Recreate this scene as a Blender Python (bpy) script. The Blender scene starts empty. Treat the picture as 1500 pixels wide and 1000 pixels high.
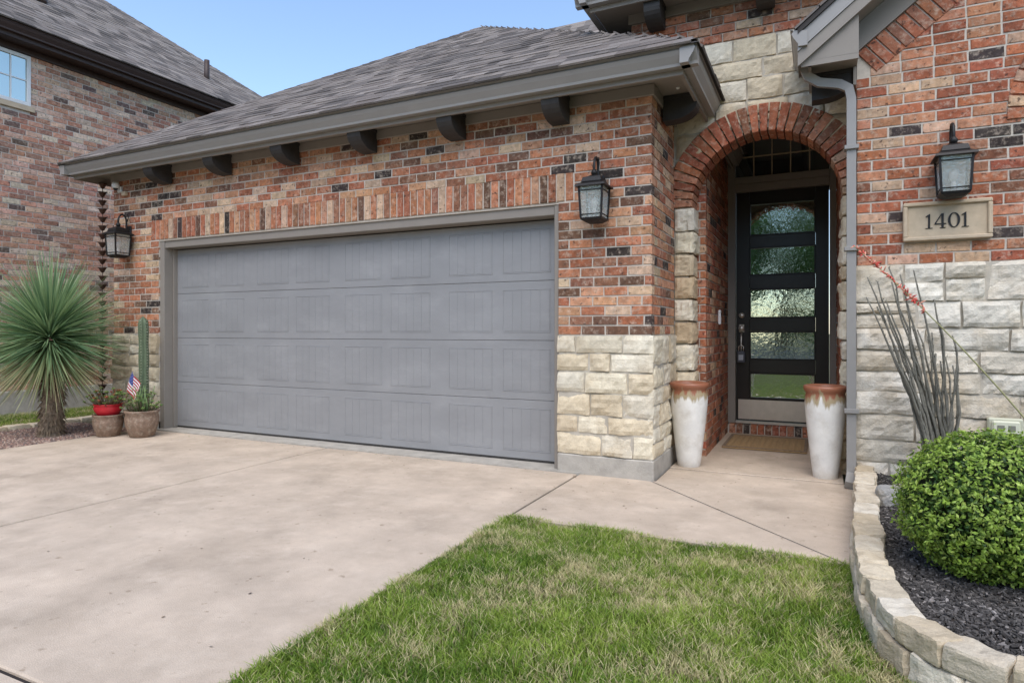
import bpy, math, random
import numpy as np
from mathutils import Vector, noise, Matrix
random.seed(7); rng=np.random.default_rng(5)
R=random.random
def U(a,b): return a+(b-a)*random.random()
scene=bpy.context.scene
V=Vector
# ------------------------------------------------------------------ materials
def mat(name,col=(.5,.5,.5),rough=.8,attr=False,var=.25,ns=18,bump=0.,bs=120,metal=0.,spec=.4,smear=None,smear_amt=.4,smear_scale=45,coat=0.,stain=None,stain_scale=2.,stretch=None,transl=0.,spots=None,spot_scale=90,fine=0.,spot_lo=.64,spot_amt=.7):
    m=bpy.data.materials.new(name); m.use_nodes=True
    nt=m.node_tree; N=nt.nodes; L=nt.links; b=N['Principled BSDF']
    b.inputs['Roughness'].default_value=rough; b.inputs['Metallic'].default_value=metal
    b.inputs['Specular IOR Level'].default_value=spec; b.inputs['Coat Weight'].default_value=coat
    g=N.new('ShaderNodeNewGeometry'); pos=g.outputs['Position']
    if stretch:
        mp=N.new('ShaderNodeMapping'); mp.inputs['Scale'].default_value=stretch
        L.new(pos,mp.inputs['Vector']); pos=mp.outputs['Vector']
    def nz(scale,detail=6,rg=.6):
        n=N.new('ShaderNodeTexNoise'); n.inputs['Scale'].default_value=scale; n.inputs['Detail'].default_value=detail
        n.inputs['Roughness'].default_value=rg; L.new(pos,n.inputs['Vector']); return n
    def mr(sock,a,b_,c,d):
        r=N.new('ShaderNodeMapRange'); r.inputs[1].default_value=a; r.inputs[2].default_value=b_; r.inputs[3].default_value=c; r.inputs[4].default_value=d
        L.new(sock,r.inputs[0]); return r.outputs[0]
    if attr:
        a=N.new('ShaderNodeAttribute'); a.attribute_name='Col'; c=a.outputs['Color']
    else:
        rgb=N.new('ShaderNodeRGB'); rgb.outputs[0].default_value=(*col,1); c=rgb.outputs[0]
    def mix(fac,c1,c2,bt='MIX'):
        x=N.new('ShaderNodeMix'); x.data_type='RGBA'; x.blend_type=bt
        if isinstance(fac,float): x.inputs[0].default_value=fac
        else: L.new(fac,x.inputs[0])
        for i,cc in ((6,c1),(7,c2)):
            if isinstance(cc,tuple): x.inputs[i].default_value=(*cc,1)
            else: L.new(cc,x.inputs[i])
        return x.outputs[2]
    if stain:
        f=mr(nz(stain_scale,5,.65).outputs['Fac'],.45,.7,0,.75)
        c=mix(f,c,stain)
    if smear:
        f=mr(nz(smear_scale,5,.7).outputs['Fac'],.5,.68,0,smear_amt)
        c=mix(f,c,smear)
    if spots:
        f=mr(nz(spot_scale,3,.5).outputs['Fac'],spot_lo,spot_lo+.08,0,spot_amt)
        c=mix(f,c,spots)
    def scale(c,v):
        vm=N.new('ShaderNodeVectorMath'); vm.operation='SCALE'; L.new(c,vm.inputs[0]); L.new(v,vm.inputs['Scale']); return vm.outputs[0]
    if var>0: c=scale(c,mr(nz(ns,7,.65).outputs['Fac'],.25,.75,1-var,1+var))
    if fine>0: c=scale(c,mr(nz(260,2,.6).outputs['Fac'],.3,.7,1-fine,1+fine))
    L.new(c,b.inputs['Base Color'])
    if bump>0:
        n=nz(bs,5,.6); bp=N.new('ShaderNodeBump'); bp.inputs['Strength'].default_value=min(1,bump*1); bp.inputs['Distance'].default_value=.006*max(1,bump)
        L.new(n.outputs['Fac'],bp.inputs['Height']); L.new(bp.outputs[0],b.inputs['Normal'])
    if transl>0:
        t=N.new('ShaderNodeBsdfTranslucent'); L.new(c,t.inputs['Color']); ms=N.new('ShaderNodeMixShader'); ms.inputs[0].default_value=transl
        L.new(b.outputs[0],ms.inputs[1]); L.new(t.outputs[0],ms.inputs[2]); L.new(ms.outputs[0],N['Material Output'].inputs['Surface'])
    return m
M={}
M['brick']=mat('brick',attr=True,rough=.9,var=.42,ns=24,bump=.9,bs=110,smear=(.60,.49,.38),smear_amt=.50,smear_scale=26,spec=.2,spots=(.06,.035,.028),spot_scale=30,spot_lo=.60,spot_amt=.8)
M['mortar']=mat('mortar',(.56,.50,.425),rough=.95,var=.15,ns=30,bump=.6,bs=160,spec=.1)
M['stone']=mat('limestone',attr=True,rough=.9,var=.2,ns=14,bump=1.,bs=70,spec=.2,stain=(.46,.36,.23),stain_scale=3.2,fine=.08)
M['stonemortar']=mat('stone_mortar',(.50,.45,.37),rough=.95,var=.15,ns=20,bump=.5,bs=120,spec=.1)
M['trim']=mat('trim_paint',(.25,.222,.19),rough=.55,var=.06,ns=6,spec=.35)
M['trimlight']=mat('gutter_paint',(.275,.262,.245),rough=.38,var=.06,ns=5,spec=.5)
M['dark']=mat('dark_bracket_wood',(.035,.032,.03),rough=.6,var=.25,ns=14,bump=.3,bs=40)
M['shingle']=mat('shingle',attr=True,rough=.95,var=.25,ns=160,bump=.8,bs=300,spec=.15)
M['under']=mat('roof_felt',(.05,.045,.043),rough=.95,var=.1)
M['gdoor']=mat('garage_door_paint',(.262,.262,.264),rough=.38,var=.10,ns=1.6,bump=.10,bs=60,spec=.5,smear=(.335,.33,.33),smear_amt=.4,smear_scale=1.8,stretch=(1,1,2.2))
M['black']=mat('black_door_paint',(.014,.011,.010),rough=.32,var=.2,ns=8,spec=.5)
M['iron']=mat('black_iron',(.018,.017,.017),rough=.45,var=.2,ns=40,metal=.3,bump=.3,bs=150)
M['steel']=mat('brushed_steel',(.62,.57,.50),rough=.38,var=.08,metal=.7)
M['concrete']=mat('driveway_concrete',(.52,.425,.33),rough=.9,var=.20,ns=2.6,bump=.5,bs=180,spec=.25,stain=(.39,.315,.24),stain_scale=1.5,smear=(.60,.50,.395),smear_amt=.55,smear_scale=4.3,spots=(.30,.23,.165),spot_scale=19,spot_lo=.66,fine=.16)
M['found']=mat('foundation_concrete',(.40,.37,.32),rough=.9,var=.25,ns=8,bump=.5,bs=90)
M['joint']=mat('joint_filler',(.025,.02,.018),rough=.95,var=.4,ns=20)
M['soil']=mat('soil',(.13,.12,.055),rough=1,var=.4,ns=12,bump=.6,bs=40)
M['grass']=mat('grass_blades',attr=True,rough=.55,var=.12,ns=3,spec=.25,transl=.35)
M['leaf']=mat('leaves',attr=True,rough=.42,var=.1,ns=6,spec=.4,transl=.25)
M['core']=mat('shrub_core',(.012,.02,.006),rough=1,var=.3)
M['bark']=mat('bark',(.22,.16,.11),rough=.95,var=.5,ns=30,bump=1,bs=60)
M['mulch']=mat('mulch',attr=True,rough=.95,var=.3,ns=40,bump=.6,bs=80)
M['gravel']=mat('gravel',attr=True,rough=.9,var=.3,ns=60)
M['red']=mat('red_glaze',(.50,.02,.03),rough=.25,var=.15,ns=10)
M['potbrown']=mat('brown_clay',(.22,.145,.10),rough=.6,var=.4,ns=22,bump=.6,bs=50,smear=(.40,.33,.25),smear_amt=.6,smear_scale=25)
M['white']=mat('white_vinyl',(.70,.70,.68),rough=.4,var=.05)
M['cream']=mat('cast_stone',(.50,.40,.28),rough=.8,var=.12,ns=20,bump=.3,bs=120)
M['mat']=mat('coir',(.36,.24,.12),rough=1,var=.5,ns=70,bump=1,bs=160)
M['asphalt']=mat('asphalt',(.05,.05,.05),rough=.9,var=.2,ns=60,bump=.5,bs=200)
M['cactus']=mat('cactus_skin',(.10,.135,.075),rough=.6,var=.3,ns=30,bump=.3)
M['rust']=mat('copper_brown',(.085,.042,.03),rough=.5,var=.3,ns=30,metal=.2)
M['stem']=mat('grey_stem',(.17,.16,.13),rough=.8,var=.4,ns=40,bump=.4)
M['brownfascia']=mat('brown_fascia',(.05,.032,.027),rough=.5,var=.1)
M['attr']=mat('painted',attr=True,rough=.6,var=.05)
M['dglass']=mat('dark_glass',(.02,.025,.03),rough=.04,var=.0,spec=.8,metal=.0)
def vase_mat():
    m=mat('glazed_vase',(.74,.72,.67),rough=.35,var=.12,ns=9,bump=.25,bs=50,spec=.45,smear=(.52,.47,.39),smear_amt=.45,smear_scale=7)
    nt=m.node_tree;N=nt.nodes;L=nt.links;b=N['Principled BSDF']
    base=b.inputs['Base Color'].links[0].from_socket
    g=N.new('ShaderNodeNewGeometry'); sx=N.new('ShaderNodeSeparateXYZ'); L.new(g.outputs['Position'],sx.inputs[0])
    mp=N.new('ShaderNodeMapping'); mp.inputs['Scale'].default_value=(1,1,.12); L.new(g.outputs['Position'],mp.inputs[0])
    n=N.new('ShaderNodeTexNoise'); n.inputs['Scale'].default_value=28; n.inputs['Detail'].default_value=3; L.new(mp.outputs[0],n.inputs[0])
    ma=N.new('ShaderNodeMath'); ma.operation='MULTIPLY_ADD'; ma.inputs[1].default_value=.22; L.new(n.outputs['Fac'],ma.inputs[0]); L.new(sx.outputs['Z'],ma.inputs[2])
    def ramp(a,b_):
        r=N.new('ShaderNodeMapRange'); r.inputs[1].default_value=a; r.inputs[2].default_value=b_; L.new(ma.outputs[0],r.inputs[0]); return r.outputs[0]
    x=N.new('ShaderNodeMix'); x.data_type='RGBA'; L.new(ramp(.69,.72),x.inputs[0]); L.new(base,x.inputs[6]); x.inputs[7].default_value=(.38,.30,.18,1)
    y=N.new('ShaderNodeMix'); y.data_type='RGBA'; L.new(ramp(.745,.77),y.inputs[0]); L.new(x.outputs[2],y.inputs[6]); y.inputs[7].default_value=(.31,.12,.065,1)
    L.new(y.outputs[2],b.inputs['Base Color']); return m
M['vase']=vase_mat()
def glass_mat(name,tr,dif,gl,col,bump=0,bs=20,rough=.05,dist=.004):
    m=bpy.data.materials.new(name); m.use_nodes=True; nt=m.node_tree;N=nt.nodes;L=nt.links
    N.remove(N['Principled BSDF'])
    t=N.new('ShaderNodeBsdfTransparent'); d=N.new('ShaderNodeBsdfDiffuse'); d.inputs[0].default_value=(*col,1)
    g=N.new('ShaderNodeBsdfGlossy'); g.inputs['Roughness'].default_value=rough; g.inputs[0].default_value=(.84,.95,.88,1)
    a=N.new('ShaderNodeMixShader'); a.inputs[0].default_value=dif/(dif+tr); L.new(t.outputs[0],a.inputs[1]); L.new(d.outputs[0],a.inputs[2])
    b=N.new('ShaderNodeMixShader'); b.inputs[0].default_value=gl; L.new(a.outputs[0],b.inputs[1]); L.new(g.outputs[0],b.inputs[2])
    L.new(b.outputs[0],N['Material Output'].inputs['Surface'])
    if bump:
        n=N.new('ShaderNodeTexNoise'); n.inputs['Scale'].default_value=bs; n.inputs['Detail'].default_value=2; ge=N.new('ShaderNodeNewGeometry'); L.new(ge.outputs['Position'],n.inputs[0])
        bp=N.new('ShaderNodeBump'); bp.inputs['Strength'].default_value=bump; bp.inputs['Distance'].default_value=dist; L.new(n.outputs['Fac'],bp.inputs['Height']); L.new(bp.outputs[0],g.inputs['Normal'])
    return m
M['lglass']=glass_mat('lantern_glass',.6,.4,.16,(.60,.60,.56),.3,60)
M['doorglass']=glass_mat('door_glass',.0,1.,.50,(.06,.08,.065),.4,24,.03,.0016)
M['transom']=glass_mat('transom_glass',.0,1.,.16,(.018,.022,.03),0,20,.02)
M['winglass']=glass_mat('window_glass',.0,1.,.55,(.20,.24,.28),0,14,.03)
# ------------------------------------------------------------------ mesh builder
class MB:
    def __init__(s): s.v=[];s.f=[];s.m=[];s.c=[];s.s=[];s.mats=[]
    def mi(s,k):
        if k not in s.mats: s.mats.append(k)
        return s.mats.index(k)
    def add(s,vs,fs,m,col=(1,1,1),smooth=False):
        o=len(s.v); k=s.mi(m); s.v.extend([tuple(p) for p in vs]); s.c.extend([(*col,1)]*len(vs))
        for f in fs: s.f.append([i+o for i in f]); s.m.append(k); s.s.append(smooth)
    def box(s,x0,x1,y0,y1,z0,z1,m,col=(1,1,1)):
        vs=[(x,y,z) for x in(x0,x1) for y in (y0,y1) for z in (z0,z1)]
        s.add(vs,[(0,1,3,2),(4,6,7,5),(0,4,5,1),(2,3,7,6),(0,2,6,4),(1,5,7,3)],m,col)
    def bbox(s,x0,x1,y0,y1,z0,z1,m,b=.004,col=(1,1,1)):
        vs=[];idx={}
        X=(x0,x1);Y=(y0,y1);Z=(z0,z1)
        sg=(1,-1)
        for i in (0,1):
            for j in (0,1):
                for k in (0,1):
                    for a in range(3):
                        p=[X[i]+sg[i]*b,Y[j]+sg[j]*b,Z[k]+sg[k]*b]
                        p[a]=(X[i],Y[j],Z[k])[a]
                        idx[(i,j,k,a)]=len(vs);vs.append(p)
        fs=[]
        for a in range(3):
            for e in (0,1):
                o=[q for q in range(3) if q!=a]
                ring=[]
                for (p,q) in ((0,0),(1,0),(1,1),(0,1)):
                    t=[0,0,0];t[a]=e;t[o[0]]=p;t[o[1]]=q;ring.append(idx[(*t,a)])
                fs.append(ring)
        for a in range(3):
            o=[q for q in range(3) if q!=a]
            for p in (0,1):
                for q in (0,1):
                    t0=[0,0,0];t1=[0,0,0];t1[a]=1
                    for t in (t0,t1): t[o[0]]=p;t[o[1]]=q
                    fs.append([idx[(*t0,o[0])],idx[(*t1,o[0])],idx[(*t1,o[1])],idx[(*t0,o[1])]])
        for i in (0,1):
            for j in (0,1):
                for k in (0,1): fs.append([idx[(i,j,k,0)],idx[(i,j,k,1)],idx[(i,j,k,2)]])
        s.add(vs,fs,m,col)
    def prism(s,pts,ext,m,col=(1,1,1),smooth=False):
        n=len(pts); e=V(ext); a=[V(p) for p in pts]; b=[p+e for p in a]
        s.add(a+b,[list(range(n))[::-1],list(range(n,2*n))],m,col)
        s.add(a+b,[(i,(i+1)%n,n+(i+1)%n,n+i) for i in range(n)],m,col,smooth)
    def lathe(s,prof,c,m,seg=28,col=(1,1,1),ax=None):
        vs=[];fs=[];n=len(prof); c=V(c)
        for i in range(seg):
            a=2*math.pi*i/seg
            for r,z in prof: vs.append(c+V((r*math.cos(a),r*math.sin(a),z)))
        for i in range(seg):
            j=(i+1)%seg
            for k in range(n-1): fs.append((i*n+k,j*n+k,j*n+k+1,i*n+k+1))
        s.add(vs,fs,m,col,True)
    def tube(s,path,r,m,seg=8,col=(1,1,1),cap=True,smooth=True):
        P=[V(p) for p in path]; n=len(P); rs=r if isinstance(r,(list,tuple)) else [r]*n
        vs=[];fs=[]; up=V((0,0,1)); prev=None
        for i in range(n):
            t=(P[min(i+1,n-1)]-P[max(i-1,0)]).normalized()
            if prev is None:
                x=t.cross(up if abs(t.z)<.9 else V((1,0,0))).normalized()
            else: x=(prev-t*prev.dot(t)).normalized()
            prev=x; y=t.cross(x)
            off=math.pi/4 if seg==4 else 0
            for k in range(seg):
                a=2*math.pi*k/seg+off; vs.append(P[i]+(x*math.cos(a)+y*math.sin(a))*rs[i])
        for i in range(n-1):
            for k in range(seg): fs.append((i*seg+k,i*seg+(k+1)%seg,(i+1)*seg+(k+1)%seg,(i+1)*seg+k))
        if cap: fs+= [list(range(seg))[::-1],list(range((n-1)*seg,n*seg))]
        s.add(vs,fs,m,col,smooth)
    def build(s,name,parent=None):
        me=bpy.data.meshes.new(name); me.from_pydata(s.v,[],s.f)
        for k in s.mats: me.materials.append(M[k])
        me.polygons.foreach_set('material_index',s.m); me.polygons.foreach_set('use_smooth',s.s)
        at=me.color_attributes.new('Col','FLOAT_COLOR','POINT'); at.data.foreach_set('color',np.array(s.c,dtype=np.float32).ravel())
        me.update(); ob=bpy.data.objects.new(name,me); scene.collection.objects.link(ob)
        if parent: ob.parent=parent
        return ob
def empty(name):
    e=bpy.data.objects.new(name,None); scene.collection.objects.link(e); return e
class F:
    def __init__(s,o,S,T,N): s.o=V(o);s.S=V(S);s.T=V(T);s.N=V(N)
    def __call__(s,a,b,n=0): return s.o+s.S*a+s.T*b+s.N*n
# ------------------------------------------------------------------ bricks
PAL=[((.41,.17,.09),22),((.34,.125,.068),20),((.46,.24,.14),18),((.52,.36,.24),15),((.27,.125,.075),14),((.15,.08,.052),9),((.05,.038,.034),5)]
PALN=[((.48,.25,.165),24),((.40,.19,.125),20),((.54,.34,.24),24),((.58,.44,.33),16),((.30,.16,.11),12),((.15,.10,.08),5)]
PALR=[((.37,.13,.066),30),((.31,.10,.056),26),((.42,.19,.11),18),((.50,.32,.21),11),((.21,.09,.053),10),((.055,.042,.038),5)]
def pick(pal):
    t=sum(w for _,w in pal)*R()
    for c,w in pal:
        t-=w
        if t<=0: break
    k=U(.82,1.2); return tuple(x*k*U(.95,1.05) for x in c)
def quadbrick(mb,f,q,n0,n1,col,m='brick',bev=.004,jit=.0018):
    q=[(a+U(-jit,jit),b+U(-jit,jit)) for a,b in q]
    cx=sum(a for a,b in q)/4; cy=sum(b for a,b in q)/4
    ins=[]
    for a,b in q:
        l=math.hypot(cx-a,cy-b)+1e-6; ins.append((a+(cx-a)*min(.3,bev*1.6/l),b+(cy-b)*min(.3,bev*1.6/l)))
    d=U(-.002,.002)
    vs=[f(a,b,n0) for a,b in q]+[f(a,b,n1-bev+d) for a,b in q]+[f(a,b,n1+d+U(-.001,.001)) for a,b in ins]
    fs=[(8,9,10,11)]
    for i in range(4):
        j=(i+1)%4; fs+=[(i,j,4+j,4+i),(4+i,4+j,8+j,8+i)]
    mb.add(vs,fs,m,col)
def field(mb,f,t0,t1,course,L,ivals,pal,gap=.0125,n0=-.05,n1=0.,bev=.003):
    k=0;t=t0
    while t<t1-.02:
        te=min(t+course,t1)-gap
        for (a,b) in ivals((t+te)/2):
            s=a; ln=(L*.5 if k%2 else L)*U(.94,1.02)
            while s<b-.02:
                e=s+ln-gap
                if b-e<.055: e=b
                e=min(e,b)
                quadbrick(mb,f,[(s,t),(e,t),(e,te),(s,te)],n0,n1,pick(pal),bev=bev)
                s=e+gap; ln=L*U(.94,1.04)
        t+=course;k+=1
def ring(mb,f,cx,cz,r0,r1,a0,a1,n,n0,n1,pal,gap=.012):
    for i in range(n):
        A=a0+(a1-a0)*i/n; B=a0+(a1-a0)*(i+1)/n
        g0=gap/2/r0; g1=gap/2/r1
        q=[(cx+r0*math.cos(A+g0),cz+r0*math.sin(A+g0)),(cx+r1*math.cos(A+g1),cz+r1*math.sin(A+g1)),(cx+r1*math.cos(B-g1),cz+r1*math.sin(B-g1)),(cx+r0*math.cos(B-g0),cz+r0*math.sin(B-g0))]
        quadbrick(mb,f,q,n0,n1,pick(pal))
# ------------------------------------------------------------------ stones
SP=[(.70,.62,.47),(.66,.56,.40),(.74,.67,.53),(.56,.46,.32),(.68,.61,.48),(.72,.64,.48)]
SW=[(.68,.63,.53),(.64,.58,.48),(.72,.67,.58),(.58,.52,.42),(.70,.65,.55)]
SE=[(.62,.53,.39),(.66,.58,.45),(.54,.45,.32),(.60,.52,.40),(.68,.61,.49)]
def stone(mb,f,s0,s1,t0,t1,n0,n1,pal,amp=.012,push=None,res=.028):
    nx=max(4,int((s1-s0)/res)); nz=max(4,int((t1-t0)/res)); sd=U(0,500)
    c=random.choice(pal); k=U(.86,1.08); c=tuple(x*k for x in c)
    P=[]
    tl=U(-.006,.006); tl2=U(-.006,.006)
    for j in range(nz+1):
        for i in range(nx+1):
            a=i/nx*2-1;b=j/nz*2-1; s=s0+(s1-s0)*i/nx; t=t0+(t1-t0)*j/nz
            w=noise.noise(V((s*9,t*9,sd)))
            if push:
                dx=s-push[0];dz=t-push[1];r=math.hypot(dx,dz)
                if dz>-.02 and r<push[2]: s=push[0]+dx*push[2]/r; t=push[1]+dz*push[2]/r
            e=max(abs(a),abs(b)); rr=max(abs(a)**10,abs(b)**10)
            n=n1+amp*1.3*noise.noise(V((s*5,t*7,sd+3)))+amp*.9*abs(noise.noise(V((s*17,t*19,sd+9))))+amp*.3*noise.noise(V((s*45,t*45,sd)))-.010*rr+tl*a+tl2*b
            edge=.008*w*(e**6)
            P.append(f(s-edge*a,t-edge*b,n))
    fs=[(j*(nx+1)+i,j*(nx+1)+i+1,(j+1)*(nx+1)+i+1,(j+1)*(nx+1)+i) for j in range(nz) for i in range(nx)]
    bd=[i for i in range(nx)]+[ (j)*(nx+1)+nx for j in range(nz)]+[nz*(nx+1)+nx-i for i in range(nx)]+[(nz-j)*(nx+1) for j in range(nz)]
    o=len(P)
    for q in bd:
        P.append(P[q]+f.N*(n0-n1))
    nb=len(bd)
    fs+=[(bd[i],o+i,o+(i+1)%nb,bd[(i+1)%nb]) for i in range(nb)]
    mb.add(P,fs,'stone',c,False)
def ashlar(mb,f,s0,s1,t0,t1,n0,n1,pal,hmin=.13,hmax=.24,lmin=.2,lmax=.55,gap=.015,push=None,amp=.012,lens=None):
    t=t0;rows=[]
    while t<t1-.01:
        h=U(hmin,hmax)
        if t1-(t+h)<hmin: h=t1-t if t1-t<hmax*1.15 else (t1-t)/2
        rows.append((t,t+h));t+=h
    for (a,b) in rows:
        s=s0
        while s<s1-.01:
            l=U(lmin,lmax)
            if s1-(s+l)<lmin: l=s1-s if s1-s<lmax*1.1 else (s1-s)/2
            def put(x0,x1,y0,y1):
                if push:
                    cs=[(x,y) for x in (x0,x1,(x0+x1)/2) for y in (y0,y1)]
                    if y0>push[1]-.3 and all(math.hypot(x-push[0],y-push[1])<push[2]+.03 for x,y in cs): return
                stone(mb,f,x0+gap/2,x1-gap/2,y0+gap/2,y1-gap/2,n0,n1+U(-.004,.006),pal,amp,push)
            if b-a>.19 and R()<.28:
                mm=a+(b-a)*U(.42,.58); put(s,s+l,a,mm); put(s,s+l,mm,b)
            elif l>.42 and b-a>.17 and R()<.3:
                mm=a+(b-a)*.5; w=s+l*U(.35,.6); put(s,w,a,b); put(w,s+l,a,mm); put(w,s+l,mm,b)
            else: put(s,s+l,a,b)
            s+=l
def block(mb,c,ex,ey,hx,hy,hz,m='stone',col=(.6,.55,.45),amp=.008,res=6,pw=14,sd=None):
    sd=U(0,900) if sd is None else sd
    c=V(c);ex=V(ex).normalized();ey=V(ey).normalized();ez=ex.cross(ey)
    H=(hx,hy,hz);E=(ex,ey,ez)
    for a in range(3):
        for sg in (-1,1):
            o=[q for q in range(3) if q!=a]; P=[]
            for j in range(res+1):
                for i in range(res+1):
                    q=[0,0,0]; q[a]=sg; q[o[0]]=i/res*2-1; q[o[1]]=j/res*2-1
                    nn=sum(abs(x)**pw for x in q)**(1/pw); q=[x/nn for x in q]
                    p=c+sum((E[k]*q[k]*H[k] for k in range(3)),V())
                    nv=noise.noise_vector(p*14+V((sd,0,0)))*amp+noise.noise_vector(p*40+V((sd,0,0)))*amp*.4
                    P.append(p+nv)
            fs=[(j*(res+1)+i,j*(res+1)+i+1,(j+1)*(res+1)+i+1,(j+1)*(res+1)+i) for j in range(res) for i in range(res)]
            mb.add(P,fs,m,col,False)
# ------------------------------------------------------------------ shingles
SH=[(.19,.166,.148),(.15,.132,.12),(.235,.205,.183),(.115,.102,.094),(.175,.15,.135),(.21,.186,.17)]
def shingles(mb,f,tmax,lims,exp_=.135):
    t=0
    while t<tmax:
        a,b=lims(t+exp_*.5)
        s=a+U(-.1,0)
        while s<b:
            w=U(.09,.30); s0=max(s,a); s1=min(s+w,b)
            if s1-s0>.01:
                h=U(.004,.007) if R()<.55 else U(.008,.012)
                c=random.choice(SH); k=U(.85,1.15); c=tuple(x*k for x in c)
                te=min(t+exp_+.01,tmax)
                vs=[f(s0,t,h),f(s1,t,h),f(s1,te,.003),f(s0,te,.003),f(s0,t,-.01),f(s1,t,-.01),f(s0,te,-.01),f(s1,te,-.01)]
                mb.add(vs,[(0,1,2,3),(4,5,1,0),(5,7,2,1),(4,0,3,6)],'shingle',c)
            s+=w
        t+=exp_

D=4.9; XC=-1.165; XL=-7.81; OL=-6.977; OR=-1.942; OT=2.217
house=empty('brick_house')
Ff=F((0,D,0),(1,0,0),(0,0,1),(0,-1,0))
# ---- garage front wall
w=MB()
mo=.006
w.box(XL,OL,D+mo,D+.19,0,3.08,'mortar'); w.box(OR,XC-.008,D+mo,D+.24,0,3.08,'mortar'); w.box(OL,OR,D+mo,D+.19,OT+.006,3.08,'mortar')
w.box(XC-.2,XC-.007,D+.242,5.76,0,3.08,'mortar'); w.box(XL+.007,XL+.2,D+.192,10,0,3.08,'mortar')
c=.078; zb=1.13
def iv(t):
    if t<2.215: return [(XL,OL),(OR,XC)]
    if t<2.455: return [(XL,-7.11),(-1.80,XC)]
    return [(XL,XC)]
field(w,Ff,zb,3.0,c,.207,iv,PAL,n0=-.09)
s=-7.10
while s<-1.82:
    quadbrick(w,Ff,[(s,2.226),(s+.064,2.226),(s+.064,2.455),(s,2.455)],-.12,.002,pick(PAL)); s+=.0768
w.box(OL,OR,D+.012,D+.13,2.207,2.224,'mortar')
Fs=F((XC,0,0),(0,1,0),(0,0,1),(1,0,0))
field(w,Fs,zb,3.0,c,.207,lambda t:[(D+.10,5.75)],PAL,n0=-.05)
Fl=F((XL,0,0),(0,1,0),(0,0,1),(-1,0,0))
field(w,Fl,.2,3.0,c,.207,lambda t:[(D+.10,9)],PAL,n0=-.05)
w.build('garage_brick_wall',house)
st=MB()
st.box(OR+.01,XC+.005,D-.012,D+.05,.155,1.122,'stonemortar'); st.box(XC-.05,XC+.012,D+.0,5.755,.155,1.122,'stonemortar')
ashlar(st,F((0,D-.012,0),(1,0,0),(0,0,1),(0,-1,0)),OR-.01,XC+.02,.155,1.125,-.02,.014,SP,.12,.22,.16,.40,amp=.015)
ashlar(st,F((XC+.012,0,0),(0,1,0),(0,0,1),(1,0,0)),D-.02,5.75,.155,1.125,-.02,.014,SP,.12,.22,.2,.4,amp=.015)
st.box(XL-.005,OL-.02,D-.012,D+.05,.1,1.122,'stonemortar')
ashlar(st,F((0,D-.012,0),(1,0,0),(0,0,1),(0,-1,0)),XL-.02,OL+.01,.1,1.125,-.02,.014,SP,.12,.22,.18,.42,amp=.015)
st.build('stone_wainscot',house)
fd=MB()
fd.bbox(OR+.0,XC+.02,D-.03,5.76,-.1,.153,'found',.008); fd.bbox(XL-.02,OL,D-.03,D+.3,-.1,.10,'found',.008)
fd.box(OL-.3,OR+.2,D-.045,D+.6,-.1,.012,'found')
fd.build('foundation',house)
# ---- garage door
gd=MB()
T='trim'
gd.bbox(OL-.0,OL+.075,D+.02,D+.26,.0,OT,T,.004)
gd.bbox(OR-.045,OR+.001,D+.02,D+.26,.0,OT,T,.004)
gd.bbox(OL+.077,OR-.047,D+.03,D+.26,2.125,OT+.002,T,.004)
gd.bbox(OL+.077,OL+.095,D+.13,D+.19,.02,2.12,T,.003)
DY=D+.18; dx0=OL+.07; dx1=OR-.04
sec=(2.115-.03)/4
pw=(dx1-dx0)/4
for r in range(4):
    z0=.03+r*sec; z1=z0+sec
    gd.bbox(dx0,dx1,DY,DY+.04,z0+.0015,z1-.0015,'gdoor',.003)
    for p in range(4):
        for q in range(2):
            cx=dx0+pw*(p+.5)+(-.283 if q==0 else .283); a=cx-.232;b=cx+.232; za=z0+.07; zc=z1-.07
            rw=.009; h_=.0032
            gd.bbox(a,b,DY-h_,DY+.01,za,za+rw,'gdoor',.002); gd.bbox(a,b,DY-h_,DY+.01,zc-rw,zc,'gdoor',.002)
            gd.bbox(a,a+rw,DY-h_,DY+.01,za+rw,zc-rw,'gdoor',.002); gd.bbox(b-rw,b,DY-h_,DY+.01,za+rw,zc-rw,'gdoor',.002)
            n=5; iw=(b-a-2*rw-.006)/n
            for k in range(n):
                gd.bbox(a+rw+.003+k*iw+.0014,a+rw+.003+(k+1)*iw-.0014,DY-.0022,DY+.01,za+rw+.003,zc-rw-.003,'gdoor',.0012)
gd.box(dx0,dx1,DY+.003,DY+.03,.010,.034,'dark')
gd.box(OL,OR,DY+.045,DY+.08,.0,2.2,'under')
gd.build('garage_door',house)
# ---- eave, gutter, roof of garage
ev=MB(); ex0=-8.23; ex1=-.761; ey=4.496
GH=.125
def gutter_prof(z1):
    return [(0,z1),(.012,z1+.004),(.02,z1-.012),(.008,z1-.03),(.022,z1-.06),(.052,z1-.105),(.055,z1-GH),(.115,z1-GH),(.115,z1-.02)]
pr=gutter_prof(3.15)
ev.prism([(ex0,ey+o,z) for o,z in pr],(ex1-ex0,0,0),'trimlight')
ev.prism([(ex1-o,ey,z) for o,z in pr],(0,4,0),'trimlight')
ev.prism([(ex0+o,ey,z) for o,z in pr],(0,5,0),'trimlight')
ev.box(ex0+.11,ex1-.11,ey+.112,ey+.135,2.985,3.13,'trim'); ev.box(ex1-.135,ex1-.112,ey+.14,9,2.985,3.13,'trim'); ev.box(ex0+.112,ex0+.135,ey+.14,9,2.985,3.13,'trim')
ev.box(ex0+.14,ex1-.14,ey+.14,D+.05,3.065,3.09,'trim'); ev.box(XC-.05,ex1-.14,D+.052,9,3.065,3.09,'trim'); ev.box(ex0+.14,XL+.05,D+.052,9,3.065,3.09,'trim')
ev.bbox(XL-.02,XC+.025,D-.028,D-.003,2.975,3.063,'trim',.004); ev.bbox(XC+.003,XC+.025,D-.002,5.75,2.975,3.063,'trim',.004)
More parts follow.
